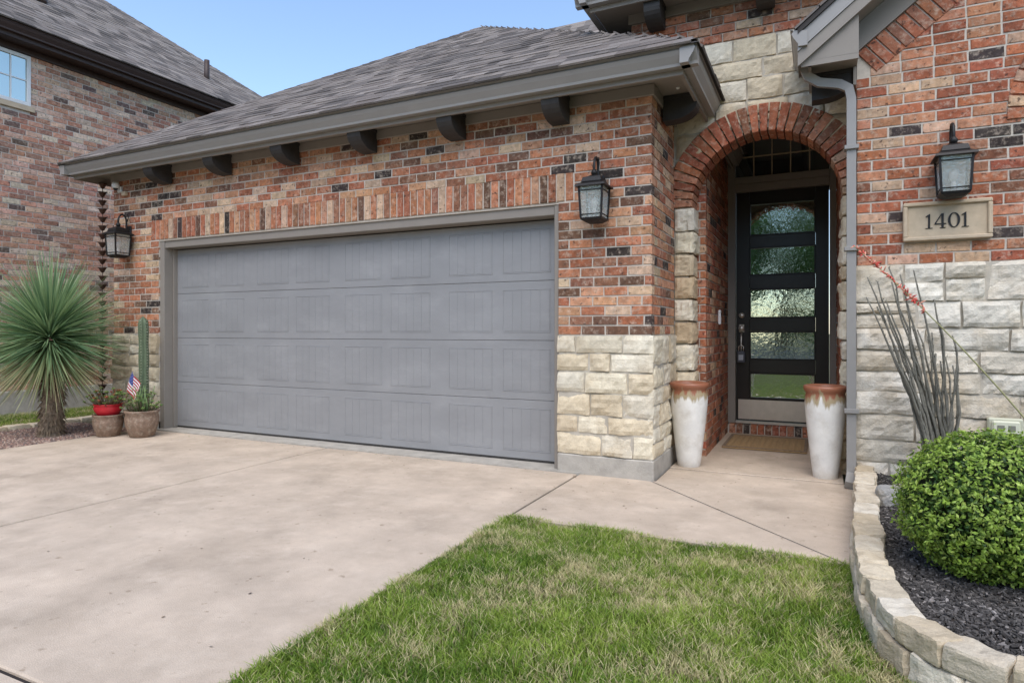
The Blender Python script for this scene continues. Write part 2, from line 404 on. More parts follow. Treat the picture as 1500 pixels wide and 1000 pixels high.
ev.build('eave_and_gutter',house)
def bracket(mb,x,y,ztop,d,wd=.14,h=.20,axis='y'):
    prof=[(0,0),(d,0),(d,-.085)]
    for k in range(1,7):
        a=k/6*math.pi/2; prof.append((d*.25+ (d*.75)*math.cos(a) -.0, -.085-(h-.085)*math.sin(a)))
    prof.append((0,-h))
    if axis=='y':
        mb.prism([(x-wd/2,y-a,ztop+b) for a,b in prof],(wd,0,0),'dark'); mb.box(x-wd/2-.008,x+wd/2+.008,y-d-.01,y,ztop-.028,ztop-.001,'dark')
    else:
        mb.prism([(x+a,y-wd/2,ztop+b) for a,b in prof],(0,wd,0),'dark'); mb.box(x,x+d+.01,y-wd/2-.008,y+wd/2+.008,ztop-.028,ztop-.001,'dark')
bk=MB()
for X in (-1.909,-2.886,-3.86,-4.834,-5.808,-6.781): bracket(bk,X,D-.02,3.062,.255,.15,.215)
bracket(bk,XC+.02,5.26,3.062,.27,axis='x')
for i in range(24):
    X=-7.6+i*.29
    bk.lathe([(0,-.012),(.012,-.010),(.016,0)],(X,D-.20,3.063),'white',10)
for i in range(4): bk.lathe([(0,-.012),(.012,-.010),(.016,0)],(XC+.17,4.75+i*.3,3.063),'white',10)
bk.build('eave_brackets',house)
rf=MB()
sl=.66; k=3.73; pz=3.147+sl*k; pk=(-4.495,ey+k,pz)
L_=math.hypot(1,sl)
e=.02
rf.add([(ex0-e,ey-e,3.14),(ex1+e,ey-e,3.14),pk],[(0,1,2)],'under')
rf.add([(ex1+e,ey-e,3.14),(ex1+e,14,3.14),(-4.495,14,pz),pk],[(0,1,2,3)],'under')
rf.add([(ex0-e,14,3.14),(ex0-e,ey-e,3.14),pk,(-4.495,14,pz)],[(0,1,2,3)],'under')
slope_len=k*L_
shingles(rf,F((0,ey-.03,3.15),(1,0,0),(0,1/L_,sl/L_),(0,-sl/L_,1/L_)),slope_len+.03,lambda t:(ex0-.02+t/L_,ex1+.02-t/L_))
shingles(rf,F((ex1+.03,0,3.15),(0,1,0),(-1/L_,0,sl/L_),(sl/L_,0,1/L_)),slope_len,lambda t:(ey+t/L_,9),.2)
def hipcaps(mb,P,Q,da,db,n,lift=.012):
    P=V(P);Q=V(Q)
    for i in range(n):
        a=P.lerp(Q,i/n)+V((0,0,lift)); b=P.lerp(Q,min(1,(i+1.1)/n))+V((0,0,.004)); cc=random.choice(SH)
        mb.add([a+V(da),a,a+V(db),b+V(da),b,b+V(db)],[(0,1,4,3),(1,2,5,4)],'shingle',cc)
hipcaps(rf,(ex0,ey,3.165),(-4.495,ey+k,pz+.018),(.11,0,-.006),(0,.11,-.006),34)
hipcaps(rf,(ex1,ey,3.165),(-4.495,ey+k,pz+.018),(-.11,0,-.006),(0,.11,-.006),34)
def hiproof(mb,x0,x1,y0,y1,z0,s,exp_=.16,faces='FR'):
    h=(y1-y0)/2; zt=z0+s*h; ym=(y0+y1)/2; A=(x0+h,ym,zt);B=(x1-h,ym,zt)
    mb.add([(x0,y0,z0),(x1,y0,z0),B,A,(x0,y1,z0),(x1,y1,z0)],[(0,1,2,3),(1,5,2),(5,4,3,2),(4,0,3),(0,4,5,1)],'under')
    l=math.hypot(1,s)
    shingles(mb,F((0,y0-.01,z0+.012),(1,0,0),(0,1/l,s/l),(0,-s/l,1/l)),h*l,lambda t:(x0+t/l,x1-t/l),exp_)
hiproof(rf,-7.2,5,8.1,13,4.1,1.0,.16)
rf.build('roof',house)
# ---- arch wall (entry)
AY=5.755; ax=-.42; ar=.59; az=2.25; AT=.245
aw=MB()
xl=-1.6; xr=.262; ztop=3.98
n=28
arc=[(ax+ar*1.0*math.cos(math.pi*i/n)*1.06,az+ar*1.06*math.sin(math.pi*i/n)) for i in range(n+1)]
def pz_(pts): aw.prism([(x,AY+.012,z) for x,z in pts],(0,AT-.012,0),'stonemortar')
for i in range(n):
    (x0,z0),(x1,z1)=arc[i],arc[i+1]; pz_([(x0,z0),(x0,3.66),(x1,3.66),(x1,z1)])
pz_([(arc[0][0],0),(arc[0][0],3.66),(xr,3.66),(xr,0)]); pz_([(XC-.2,0),(XC-.2,3.66),(arc[-1][0],3.66),(arc[-1][0],0)])
Fa=F((0,AY,0),(1,0,0),(0,0,1),(0,-1,0))
ashlar(aw,Fa,XC+.01,xr+.0,az+.02,3.66,-.02,.008,SP,.15,.24,.22,.42,push=(ax,az,ar+.1),amp=.015)
for side,(a,b) in enumerate(((XC+.005,ax-ar),(ax+ar,xr))):
    t=.0;kq=0
    while t<az-.001:
        h=random.choice([.12,.16,.2,.24]); te=min(t+h,az)
        if az-te<.09: te=az
        st_col=[random.choice(SP+[(.55,.42,.27),(.76,.70,.58)])]
        k2=U(0,.014)
        stone(aw,Fa,a+.004,b+k2*(1 if side==0 else 0),t+.010,te-.010,-.24,.012+U(0,.012),st_col,.02,res=.02)
        Fq=F((b,0,0),(0,1,0),(0,0,1),(1,0,0)) if side==0 else F((a,0,0),(0,1,0),(0,0,1),(-1,0,0))
        stone(aw,Fq,AY-.012,AY+AT-.012,t+.010,te-.010,-.03,.006+k2,st_col,.018,res=.02)
        t=te;kq+=1
ring(aw,Fa,ax,az,ar,ar+.235,0.0,math.pi,29,-AT,.022,PALR)
aw.box(-1.557,.9,AY+.01,AY+.3,3.64,4.0,'mortar')
field(aw,F((0,AY,0),(1,0,0),(0,0,1),(0,-1,0)),3.665,3.99,.078,.207,lambda t:[(-1.557,.9)],PAL,n0=-.09,n1=.004)
field(aw,F((0,AY+.0,0),(1,0,0),(0,0,1),(0,-1,0)),3.05,3.665,.078,.207,lambda t:[(-1.557,XC-.0)],PAL,n0=-.09,n1=.004)
aw.box(-1.557,XC,AY+.011,AY+.3,3.0,3.639,'mortar')
aw.box(-1.54,-1.3,AY+.301,9,3.0,3.99,'mortar')
aw.build('entry_arch_wall',house)
ue=MB()
gp=[(o,z) for o,z in gutter_prof(4.19)]
ue.prism([(-1.976,5.345+o,z) for o,z in gp],(2.75,0,0),'trimlight')
ue.prism([(-1.976+o,5.345,z) for o,z in gp],(0,3,0),'trimlight')
ue.box(-1.86,.78,5.46,5.485,4.02,4.17,'trim'); ue.box(-1.85,.78,5.486,AY+.02,4.06,4.085,'trim'); ue.box(-1.85,-1.5,AY+.022,8.5,4.06,4.085,'trim')
ue.box(-1.58,.78,AY-.022,AY-.003,3.97,4.058,'trim')
bracket(ue,-1.31,AY-.02,4.057,.24); bracket(ue,-.40,AY-.02,4.057,.24)
ue.add([(-1.99,5.33,4.2),(1,5.33,4.2),(1,9,6.2),(-1.99,9,6.2),(-1.99,9,4.1)],[(0,1,2,3),(0,3,4)],'under')
ue.build('upper_eave',house)
# ---- vestibule
vb=MB(); VY=7.57; vx0=-.93; vx1=.166
vb.box(vx0-.2,vx0-.007,AY+AT+.012,VY+.1,0,3.45,'mortar'); vb.box(vx1+.007,vx1+.09,AY+AT+.002,VY+.1,0,3.45,'mortar')
Fv=F((vx0,0,0),(0,1,0),(0,0,1),(1,0,0))
field(vb,Fv,.0,3.43,.078,.207,lambda t:[(AY+AT+.08,VY)],PALR,n0=-.03)
field(vb,F((vx1,0,0),(0,1,0),(0,0,1),(-1,0,0)),.0,3.43,.078,.207,lambda t:[(AY+AT+.01,VY)],PALR,n0=-.03)
field(vb,F((0,AY+AT+.005,0),(1,0,0),(0,0,1),(0,-1,0)),.0,3.43,.078,.1,lambda t:[(ax-ar-.02,vx0)],PALR,n0=-.07)
vb.box(-1.2,.3,AY+AT+.002,VY+.3,3.45,3.5,'white')
vb.build('entry_vestibule',house)
bs=MB(); X=vx0+.02
bs.box(vx0,vx1,VY-.04,VY+.1,0,.10,'mortar')
while X<vx1-.05:
    quadbrick(bs,F((0,VY-.045,0),(1,0,0),(0,0,1),(0,-1,0)),[(X,.01),(X+.064,.01),(X+.064,.115),(X,.115)],-.12,.012,pick(PALR)); X+=.075
bs.build('brick_door_sill',house)
# ---- front door
fdr=MB()
fdr.bbox(vx0,-.848,VY-.03,VY+.1,.12,3.44,'trim'); fdr.bbox(.103,vx1,VY-.03,VY+.1,.12,3.44,'trim')
fdr.bbox(-.847,.102,VY-.03,VY+.1,2.715,2.80,'trim'); fdr.bbox(-.847,.102,VY-.045,VY+.1,2.803,2.875,'trim'); fdr.bbox(-.847,.102,VY-.03,VY+.1,3.36,3.44,'trim')
fdr.box(-.846,.10,VY+.03,VY+.04,2.876,3.358,'transom')
for i in range(1,5): fdr.box(-.846+i*.189-.006,-.846+i*.189+.006,VY+.005,VY+.028,2.876,3.358,'cream')
fdr.box(-.846,.10,VY+.006,VY+.027,3.10,3.112,'cream')
fdr.box(-.86,.11,VY-.01,VY+.09,.12,.145,'steel')
Y0=VY+.02;Y1=VY+.065
B='black'; zb_=.148; zt_=2.712; xa,xb=-.843,.098; ga,gb=-.705,-.032
fdr.bbox(xa,ga,Y0,Y1,zb_,zt_,B,.003); fdr.bbox(gb,xb,Y0,Y1,zb_,zt_,B,.003)
lit=[(2.22,2.58),(1.776,2.09),(1.30,1.625),(.837,1.15),(.40,.687)]
edges=[zt_]+[v for a,b in lit for v in (b,a)]+[zb_]
for i in range(0,len(edges),2): fdr.bbox(ga+.001,gb-.001,Y0+.001,Y1,edges[i+1],edges[i],B,.003)
for a,b in lit:
    fdr.box(ga,gb,Y0+.022,Y0+.028,a,b,'doorglass')
    for (p,q,r,s_) in ((ga,ga+.014,a,b),(gb-.014,gb,a,b),(ga+.014,gb-.014,a,a+.014),(ga+.014,gb-.014,b-.014,b)): fdr.bbox(p+.0005,q-.0005,Y0-.006,Y0+.02,r+.0005,s_-.0005,B,.002)
fdr.box(xa+.02,xb-.02,Y0-.004,Y0-.001,.165,.385,'steel')
def disc(mb,r,d,x,y,z,m):
    mb.lathe([(0,.0),(r,.0),(r,d),(0,d)],(0,0,0),m,20)
    for i in range(len(mb.v)-80,len(mb.v)):
        a,b_,c_=mb.v[i]; mb.v[i]=(x+a,y-c_,z+b_)
disc(fdr,.03,.02,-.785,Y0-.002,1.33,'steel')
fdr.bbox(-.815,-.755,Y0-.015,Y0-.001,1.14,1.23,'steel',.006)
fdr.tube([(-.785,Y0-.01,1.13),(-.785,Y0-.05,1.10),(-.785,Y0-.055,1.0),(-.785,Y0-.045,.92),(-.785,Y0-.01,.90)],.009,'steel',8)
disc(fdr,.032,.03,-.785,Y0-.016,1.185,'steel')
fdr.build('front_door',house)
lb=MB(); lb.bbox(-.825,-.745,Y0-.085,Y0-.045,.80,.93,'attr',.008,(.09,.095,.11)); lb.tube([(-.81,Y0-.065,.92),(-.81,Y0-.065,.98),(-.785,Y0-.065,1.0),(-.76,Y0-.065,.98),(-.76,Y0-.065,.92)],.006,'steel',6)
lb.bbox(-.81,-.76,Y0-.089,Y0-.084,.83,.89,'attr',.002,(.4,.42,.45)); lb.build('key_lockbox')
db=MB(); db.bbox(vx0+.001,vx0+.028,6.75,6.81,1.22,1.37,'attr',.008,(.8,.8,.8)); db.lathe([(0,0),(.017,0),(.017,.003),(0,.003)],(0,0,0),'iron',16)
for i in range(len(db.v)-64,len(db.v)):
    x,y,z=db.v[i]; db.v[i]=(vx0+.028+z,6.78+x,1.335+y)
db.build('doorbell')
# ---- right gable wall
RY=5.4; rx=.256; rx1=4.3; pkx=2.28
def rtop(x): return 3.35+.8*((x+.12) if x<=pkx else (4.68-x))
def zr(x): return rtop(x)-.42
g=MB()
g.prism([(rx,RY+mo,0),(rx1,RY+mo,0),(rx1,RY+mo,zr(rx1)+.1),(pkx,RY+mo,zr(pkx)+.1),(rx,RY+mo,zr(rx)+.1)],(0,.2,0),'mortar')
g.box(rx,rx+.2,RY+.212,12,0,3.3,'mortar'); 
Fg=F((0,RY,0),(1,0,0),(0,0,1),(0,-1,0))
wcx,wcz,wr=2.1,2.6,.70
def ivr(t):
    lo=rx; hi=rx1
    lim=(t+.26-(3.35+.8*.12-.42))/.8
    if lim>rx: lo=lim-.05; hi=4.56-lim+.05
    if lo>=hi: return []
    if t<wcz: return [(lo,wcx-wr-.0),(wcx+wr,hi)] if t<wcz and t>1.6 else [(lo,hi)]
    d=t-wcz
    if d<wr+.2:
        hw=math.sqrt((wr+.2)**2-d*d); return [q for q in [(lo,wcx-hw+.04),(wcx+hw-.04,hi)] if q[1]>q[0]]
    return [(lo,hi)]
field(g,Fg,1.645,4.6,.078,.207,ivr,PALR,n0=-.06)
ring(g,Fg,wcx,wcz,wr,wr+.24,0,math.pi,34,-.08,.010,PALR)
cs=1/math.hypot(1,.8); ux,uz=cs,.8*cs
for side in (1,-1):
    Ln=(pkx-rx)/cs; s_=.0
    while s_<Ln-.07:
        x0=rx+s_*ux; 
        if side<0: x0=4.56-x0
        z0=zr(rx)+s_*uz+.0
        sx=side
        q=[(x0,z0),(x0+sx*uz*.205,z0-ux*.205),(x0+sx*(uz*.205+.066*ux),z0-ux*.205+.066*uz),(x0+sx*.066*ux,z0+.066*uz)]
        if side<0: q=q[::-1]
        quadbrick(g,Fg,q,-.06,.008,pick(PAL)); s_+=.0788
g.build('gable_brick_wall',house)
gs=MB()
gs.box(rx-.005,rx1,RY-.008,RY+.05,-.1,1.632,'stonemortar')
gs.box(rx-.004,rx+.1,RY+.052,AY,-.1,1.632,'stonemortar')
Fgs=F((0,RY-.008,0),(1,0,0),(0,0,1),(0,-1,0))
ashlar(gs,Fgs,rx-.012,3.2,-.05,1.645,-.02,.018,SW,.14,.25,.22,.58,amp=.018)
gs.build('gable_stone_wainscot',house)
wn=MB()
wn.box(wcx-wr+.01,wcx+wr-.01,RY-.005,RY+.004,1.65,wcz,'winglass')
pts=[(wcx+(wr-.01)*math.cos(math.pi*i/20),RY-.005,wcz+.001+(wr-.01)*math.sin(math.pi*i/20)) for i in range(21)]
wn.prism(pts,(0,.008,0),'winglass')
for x in (wcx-wr+.01,wcx-.03,wcx+wr-.06): wn.bbox(x,x+.05,RY-.03,RY-.006,1.65,wcz,'white')
for z in (1.65,2.1,wcz-.03): wn.bbox(wcx-wr+.061,wcx+wr-.061,RY-.034,RY-.007,z,z+.05,'white')
wn.build('arched_window',house)
gr=MB()
for a,b in ((-.14,pkx),(4.70,pkx)):
    za=rtop(-.12)-.016; zb2=rtop(pkx)
    gr.prism([(a,5.08,za+.03),(b,5.08,zb2+.03),(b,5.08,zb2-.01),(a,5.08,za-.01)],(0,7,0),'under')
    gr.prism([(a,5.10,za-.012),(b,5.10,zb2-.012),(b,5.10,zb2-.13),(a,5.10,za-.13)],(0,.03,0),'trimlight')
    gr.prism([(a,5.112,za-.132),(b,5.112,zb2-.132),(b,5.112,zb2-.235),(a,5.112,za-.235)],(0,.03,0),'trim')
    gr.prism([(a,5.144,za-.18),(b,5.144,zb2-.18),(b,5.144,zb2-.215),(a,5.144,za-.215)],(0,.28,0),'trim')
    x_=rx if a<1 else 4.3
    gr.prism([(x_,RY-.032,rtop(x_)-.217),(b,RY-.032,zb2-.217),(b,RY-.032,zb2-.42),(x_,RY-.032,rtop(x_)-.42)],(0,.029,0),'trim')
shl=math.hypot(1,.8)
shingles(gr,F((-.16,0,3.365),(0,1,0),(1/shl,0,.8/shl),(-.8/shl,0,1/shl)),3.0,lambda t:(5.07,11),.2)
gp=gutter_prof(3.36)
gr.prism([(-.13+o-.06,5.085,z) for o,z in gp],(0,5,0),'trimlight')
gr.box(-.072,-.05,5.145,10,3.10,3.33,'trim'); gr.box(-.049,rx,5.145,10,3.14,3.16,'trim')
gr.prism([(-.12,5.146,3.10),(-.12,5.146,3.33),(rx,5.146,3.50),(rx,5.146,3.10)],(0,.02,0),'trim')
gr.box(rx-.024,rx-.003,RY,AY-.01,3.0,3.138,'trim')
bracket(gr,-.05,RY+.1,3.138,.28,axis='x')
P=[(-.10,5.30,3.24),(-.10,5.30,3.14),(-.075,5.31,3.08),(.0,5.33,3.03),(.14,5.345,3.0),(.20,5.35,2.96),(.217,5.352,2.88),(.217,5.352,1.2),(.217,5.352,.14),(.215,5.34,.09),(.20,5.24,.03)]
gr.tube(P,.044,'trimlight',4,smooth=False)
for z in (2.5,1.75,.55): gr.bbox(.17,.265,5.345-.045,5.397,z,z+.03,'trimlight',.002)
gr.build('gable_roof_and_downspout',house)

# ------------------------------------------------------------------ lanterns
def lantern(x,ywall,z,sc=1.):
    l=MB(); y=ywall-.14*sc; S=sc
    def fr(h,b,t,z0,z1,m):
        vs=[(x-b,y-b,z0),(x+b,y-b,z0),(x+b,y+b,z0),(x-b,y+b,z0),(x-t,y-t,z1),(x+t,y-t,z1),(x+t,y+t,z1),(x-t,y+t,z1)]
        l.add(vs,[(0,1,2,3),(4,5,6,7),(0,1,5,4),(1,2,6,5),(2,3,7,6),(3,0,4,7)],m)
    fr(0,.082*S,.088*S,z,z+.016*S,'iron'); fr(0,.05*S,.078*S,z-.018*S,z-.001,'iron')
    b0=.082*S;b1=.094*S; zz0=z+.017*S; zz1=z+.255*S
    for sx in(-1,1):
        for sy in (-1,1): l.tube([(x+sx*b0,y+sy*b0,zz0),(x+sx*b1,y+sy*b1,zz1)],.010*S,'iron',4,smooth=False)
    q0=b0-.003;q1=b1-.003
    vs=[(x-q0,y-q0,zz0),(x+q0,y-q0,zz0),(x+q0,y+q0,zz0),(x-q0,y+q0,zz0),(x-q1,y-q1,zz1),(x+q1,y-q1,zz1),(x+q1,y+q1,zz1),(x-q1,y+q1,zz1)]
    l.add(vs,[(0,1,5,4),(1,2,6,5),(2,3,7,6),(3,0,4,7)],'lglass')
    for t in (.1,.88):
        bb=b0+(b1-b0)*t; zc=zz0+(zz1-zz0)*t
        for sx in (-1,1):
            l.tube([(x-bb,y+sx*bb,zc),(x+bb,y+sx*bb,zc)],.0045*S,'iron',4); l.tube([(x+sx*bb,y-bb,zc),(x+sx*bb,y+bb,zc)],.0045*S,'iron',4)
    o=.02*S
    fr(0,.122*S,.116*S,z+.236*S+o,z+.252*S+o,'iron'); fr(0,.112*S,.075*S,z+.253*S+o,z+.275*S+o,'iron'); fr(0,.082*S,.07*S,z+.276*S+o,z+.312*S+o,'iron'); fr(0,.06*S,.018*S,z+.313*S+o,z+.335*S+o,'iron')
    l.lathe([(0,.0),(.014*S,.004),(.016*S,.06*S),(.012*S,.08*S),(.0,.08*S)],(x,y,z+.017*S),'white',12)
    l.lathe([(0,.13*S),(.022*S,.12*S),(.03*S,.095*S),(.022*S,.06*S),(.012*S,.04*S)],(x,y,z+.05*S),'white',14)
    P=[(x,ywall-.012,z+.24*S),(x,ywall-.035,z+.30*S),(x,ywall-.04,z+.36*S)]
    cy=(ywall-.04+y)/2; rr=(ywall-.04-y)/2
    for i in range(0,9):
        a=math.pi*i/8; P.append((x,cy+rr*math.cos(a),z+.42*S+rr*1.7*math.sin(a)))
    P.append((x,y,z+.35*S)); l.tube(P,.011*S,'iron',8)
    l.tube([(x,ywall-.03,z+.43*S),(x,ywall-.018,z+.48*S),(x,ywall-.03,z+.52*S),(x,ywall-.045,z+.50*S)],.006*S,'iron',6)
    l.lathe([(0,-.03*S),(.022*S,-.02*S),(.026*S,0),(.014*S,.02*S),(0,.03*S)],(x,y,z+.38*S),'iron',12)
    l.bbox(x-.04*S,x+.04*S,ywall-.014,ywall+.0,z+.10*S,z+.38*S,'iron',.005)
    l.tube([(x,ywall-.01,z+.15*S),(x,ywall-.04,z+.13*S),(x,y+.075*S,z+.16*S)],.007*S,'iron',6)
    l.build('wall_lantern')
lantern(-1.585,D-.002,2.02); lantern(-7.50,D-.002,2.04); lantern(.835,RY-.002,2.09,1.0)
# ------------------------------------------------------------------ house number sign
hs=MB(); hx0,hx1,hz0,hz1=.548,1.075,1.80,2.075; y=RY-.003
hs.bbox(hx0,hx1,y-.03,y,hz0,hz1,'cream',.006)
b=.028
for (p,q,r,s_) in ((hx0,hx1,hz0,hz0+b),(hx0,hx1,hz1-b,hz1),(hx0,hx0+b,hz0+b,hz1-b),(hx1-b,hx1,hz0+b,hz1-b)): hs.bbox(p,q,y-.048,y-.028,r,s_,'cream',.006)
def dg(x,ch,h=.105,zc=1.937):
    y0=y-.036; z0=zc-h/2
    def bx(a,b_,c_,d_): hs.box(x+a*h,x+b_*h,y0,y-.029,z0+c_*h,z0+d_*h,'iron')
    if ch=='1':
        bx(-.06,.06,.045,.93); bx(-.2,.2,0,.04); hs.prism([(x-.062*h,y0,z0+.93*h),(x-.062*h,y0,z0+.82*h),(x-.2*h,y0,z0+.78*h),(x-.2*h,y0,z0+.83*h),(x+.05*h,y0,z0+h),(x+.06*h,y0,z0+.932*h)],(0,.006,0),'iron')
    if ch=='4':
        bx(.06,.19,.05,.98); bx(-.02,.3,0,.046); bx(-.33,.058,.25,.32); bx(.192,.33,.25,.32)
        hs.prism([(x-.33*h,y0,z0+.322*h),(x-.25*h,y0,z0+.322*h),(x+.058*h,y0,z0+.86*h),(x+.058*h,y0,z0+.98*h)],(0,.006,0),'iron')
    if ch=='0':
        n=24
        for i in range(n):
            a=2*math.pi*i/n;a2=2*math.pi*(i+1)/n
            P=[(x+.34*h*math.cos(a),y0,z0+h/2+.5*h*math.sin(a)),(x+.34*h*math.cos(a2),y0,z0+h/2+.5*h*math.sin(a2)),(x+.2*h*math.cos(a2),y0,z0+h/2+.45*h*math.sin(a2)),(x+.2*h*math.cos(a),y0,z0+h/2+.45*h*math.sin(a))]
            hs.prism(P,(0,.006,0),'iron')
mx=(hx0+hx1)/2
for dx_,ch in ((-.105,'1'),(-.038,'4'),(.043,'0'),(.108,'1')): dg(mx+dx_,ch)
hs.build('house_number_sign')
ob=MB(); ob.bbox(1.04,1.24,RY-.07,RY-.028,.44,.565,'attr',.01,(.5,.5,.38)); ob.bbox(1.06,1.22,RY-.09,RY-.068,.455,.55,'attr',.012,(.6,.6,.46)); ob.bbox(1.09,1.13,RY-.094,RY-.089,.48,.52,'attr',.002,(.2,.2,.16)); ob.bbox(1.15,1.19,RY-.094,RY-.089,.48,.52,'attr',.002,(.2,.2,.16)); ob.build('outdoor_outlet_box')
sc_=MB(); sc_.bbox(-7.70,-7.63,D-.03,D-.002,2.84,2.91,'white',.006); sc_.lathe([(0,0),(.035,0),(.042,.02),(.042,.05),(.03,.07),(0,.075)],(-7.665,D-.07,2.88),'white',20); sc_.lathe([(0,-.028),(.02,-.02),(.03,-.002)],(-7.665,D-.07,2.88),'dglass',16); sc_.bbox(-7.60,-7.53,D-.045,D-.002,2.79,2.84,'cream',.006); sc_.build('security_camera')
rc=MB(); z=3.0
rc.tube([(-8.1,4.94,3.02),(-8.1,4.94,.1)],.004,'rust',5)
while z>.15:
    rc.lathe([(.008,-.065),(.022,-.052),(.040,-.014),(.055,.0),(.051,.0),(.036,-.012),(.008,-.045)],(-8.1+U(-.004,.004),4.94,z),'rust',12); z-=.105
rc.build('rain_chain')
# ------------------------------------------------------------------ vases
def vase(x,y,h=.72,s=1.):
    m=MB(); p=[(0,.0),(.085,.0),(.095,.01),(.105,.08),(.13,.28),(.152,.48),(.160,.58),(.157,.63),(.150,.655),(.152,.665),(.166,.68),(.170,.70),(.166,.715),(.15,.72),(.14,.70),(.135,.64),(.12,.6),(0,.6)]
    m.lathe([(r*s,z*h/.72) for r,z in p],(x,y,.002),'vase',40)
    m.lathe([(0,.62*h/.72),(.136*s,.62*h/.72)],(x,y,.002),'soil',24); m.build('ceramic_vase')
vase(-1.0,5.54,.72,.98); vase(.045,5.56,.73,.93)
dm=MB(); dm.bbox(-.86,-.10,6.5,7.3,.014,.028,'mat',.005)
for (a,b_,c_,d_) in ((-.86,-.10,6.5,6.53),(-.86,-.10,7.27,7.3),(-.86,-.83,6.53,7.27),(-.13,-.10,6.53,7.27)): dm.bbox(a+.001,b_-.001,c_,d_,.0285,.034,'bark',.002)
for i in range(12):
    for j in range(11): dm.bbox(-.81+i*.056,-.775+i*.056,6.56+j*.063,6.60+j*.063,.0285,.034,'mat',.002)
dm.build('doormat')
# ------------------------------------------------------------------ ground
gr0=MB(); gr0.add([(-250,-250,-.06),(250,-250,-.06),(250,250,-.06),(-250,250,-.06)],[(0,1,2,3)],'soil',(1,1,1)); gr0.build('ground')
dv=MB()
J=-4.38; gp_=.026; 
for (x0,x1) in ((-7.2,J-gp_/2),(J+gp_/2,-1.762)):
    for (y0,y1) in ((-9,-2.6),(-2.586,1.19),(1.21,4.853)):
        dv.bbox(x0,x1,y0,y1,-.1,.0,'concrete',.006)
dv.box(-7.2,-1.756,-9,4.853,-.09,-.014,'joint')
dv.build('driveway')
wk=MB()
def slab(pts):
    wk.prism([(x,y,-.1) for x,y in pts],(0,0,.1),'concrete')
slab([(-1.738,3.56),(.116,3.56),(-1.187,4.885),(-1.738,4.865)])
slab([(.138,3.56),(.16,3.56),(.26,5.39),(-1.13,5.39),(-1.13,4.885),(-1.164,4.885)])
wk.bbox(-1.13,.17,5.398,7.56,-.1,.010,'concrete',.004)
wk.box(-1.756,.16,3.58,5.4,-.09,-.014,'joint')
wk.build('walkway')
sr=MB(); sr.box(-120,120,-19,-10,-.3,-.045,'asphalt'); sr.box(-120,120,-9.99,-9.2,-.3,-.03,'found'); sr.bbox(-120,-7.4,-9.25,-9.1,-.2,.06,'found',.02); sr.bbox(-1.5,120,-9.25,-9.1,-.2,.06,'found',.02); sr.bbox(-120,120,-19.2,-19.0,-.2,.09,'found',.02); sr.build('street')
# ------------------------------------------------------------------ edging curve
ctrl=[(.235,5.37),(.215,4.9),(.20,4.6),(.185,4.24),(.155,3.7),(.145,3.31),(.155,2.95),(.20,2.66),(.30,2.47),(.43,2.37),(.62,2.29),(1.0,2.17),(1.6,2.05),(2.6,1.98)]
def smooth_curve(c,n=12):
    out=[]
    for i in range(len(c)-1):
        p0=V(c[max(i-1,0)]);p1=V(c[i]);p2=V(c[i+1]);p3=V(c[min(i+2,len(c)-1)])
        for k in range(n):
            t=k/n; out.append(.5*((2*p1)+(-p0+p2)*t+(2*p0-5*p1+4*p2-p3)*t*t+(-p0+3*p1-3*p2+p3)*t**3))
    out.append(V(c[-1])); return out
cur=smooth_curve(ctrl)
cum=[0]
for i in range(1,len(cur)): cum.append(cum[-1]+(cur[i]-cur[i-1]).length)
def at(s):
    s=max(0,min(s,cum[-1]-1e-4))
    i=max(k for k in range(len(cum)) if cum[k]<=s); i=min(i,len(cur)-2)
    f=(s-cum[i])/(cum[i+1]-cum[i]); p=cur[i].lerp(cur[i+1],f); t=(cur[i+1]-cur[i]).normalized(); return p,t
ed=MB()
for lvl,(zc,hz,off) in enumerate(((.02,.055,.0),(.120,.042,.008))):
    s=.0 if lvl else -.05
    while s<cum[-1]-.05:
        l=U(.17,.27) if s<2.4 else U(.13,.22); s0=max(s,0); p,t=at(s0+l/2)
        nrm=V((-t.y,t.x))
        cpos=p+nrm*(.06+off+U(-.006,.006))
        cc=random.choice(SE); kk=U(.8,1.02)
        block(ed,(cpos.x,cpos.y,zc+U(-.003,.003)),(t.x,t.y,0),(nrm.x,nrm.y,0),l/2-.005,.062+U(-.006,.006),hz,'stone',tuple(x*kk for x in cc),.010,8,16)
        s+=l
for i in range(len(cur)-1):
    p=cur[i];q=cur[i+1];t=(q-p).normalized();n_=V((-t.y,t.x)); a=p+n_*.03;b=q+n_*.03;c1=q+n_*.1;d1=p+n_*.1
    ed.add([(a.x,a.y,.13),(b.x,b.y,.13),(c1.x,c1.y,.13),(d1.x,d1.y,.13),(a.x,a.y,-.1),(b.x,b.y,-.1)],[(0,1,2,3),(4,5,1,0)],'stonemortar')
ed.build('stone_edging')
def bed_x(y):
    for i in range(len(cur)-1):
        y0,y1=cur[i].y,cur[i+1].y
        if (y0-y)*(y1-y)<=0 and y0!=y1: return cur[i].x+(cur[i+1].x-cur[i].x)*(y-y0)/(y1-y0)
    return 99 if y<2 else .2
ys=np.linspace(0,5.4,541); bx=np.array([bed_x(v) for v in ys])
def bedx(y): return np.interp(y,ys,np.where(bx>50,3.0,bx))
mbd=MB(); nx,ny=90,100; vs=[];x1_=3.4
for j in range(ny+1):
    yy=2.0+(5.38-2.0)*j/ny; xa_=float(bedx(yy))+.09
    for i in range(nx+1):
        xx=xa_+(x1_-xa_)*(i/nx)**1.2
        vs.append((xx,yy,.095+.022*noise.noise(V((xx*4,yy*4,1)))+.016*noise.noise(V((xx*25,yy*25,2)))))
fs=[(j*(nx+1)+i,j*(nx+1)+i+1,(j+1)*(nx+1)+i+1,(j+1)*(nx+1)+i) for j in range(ny) for i in range(nx)]
mbd.add(vs,fs,'mulch',(.055,.047,.042))
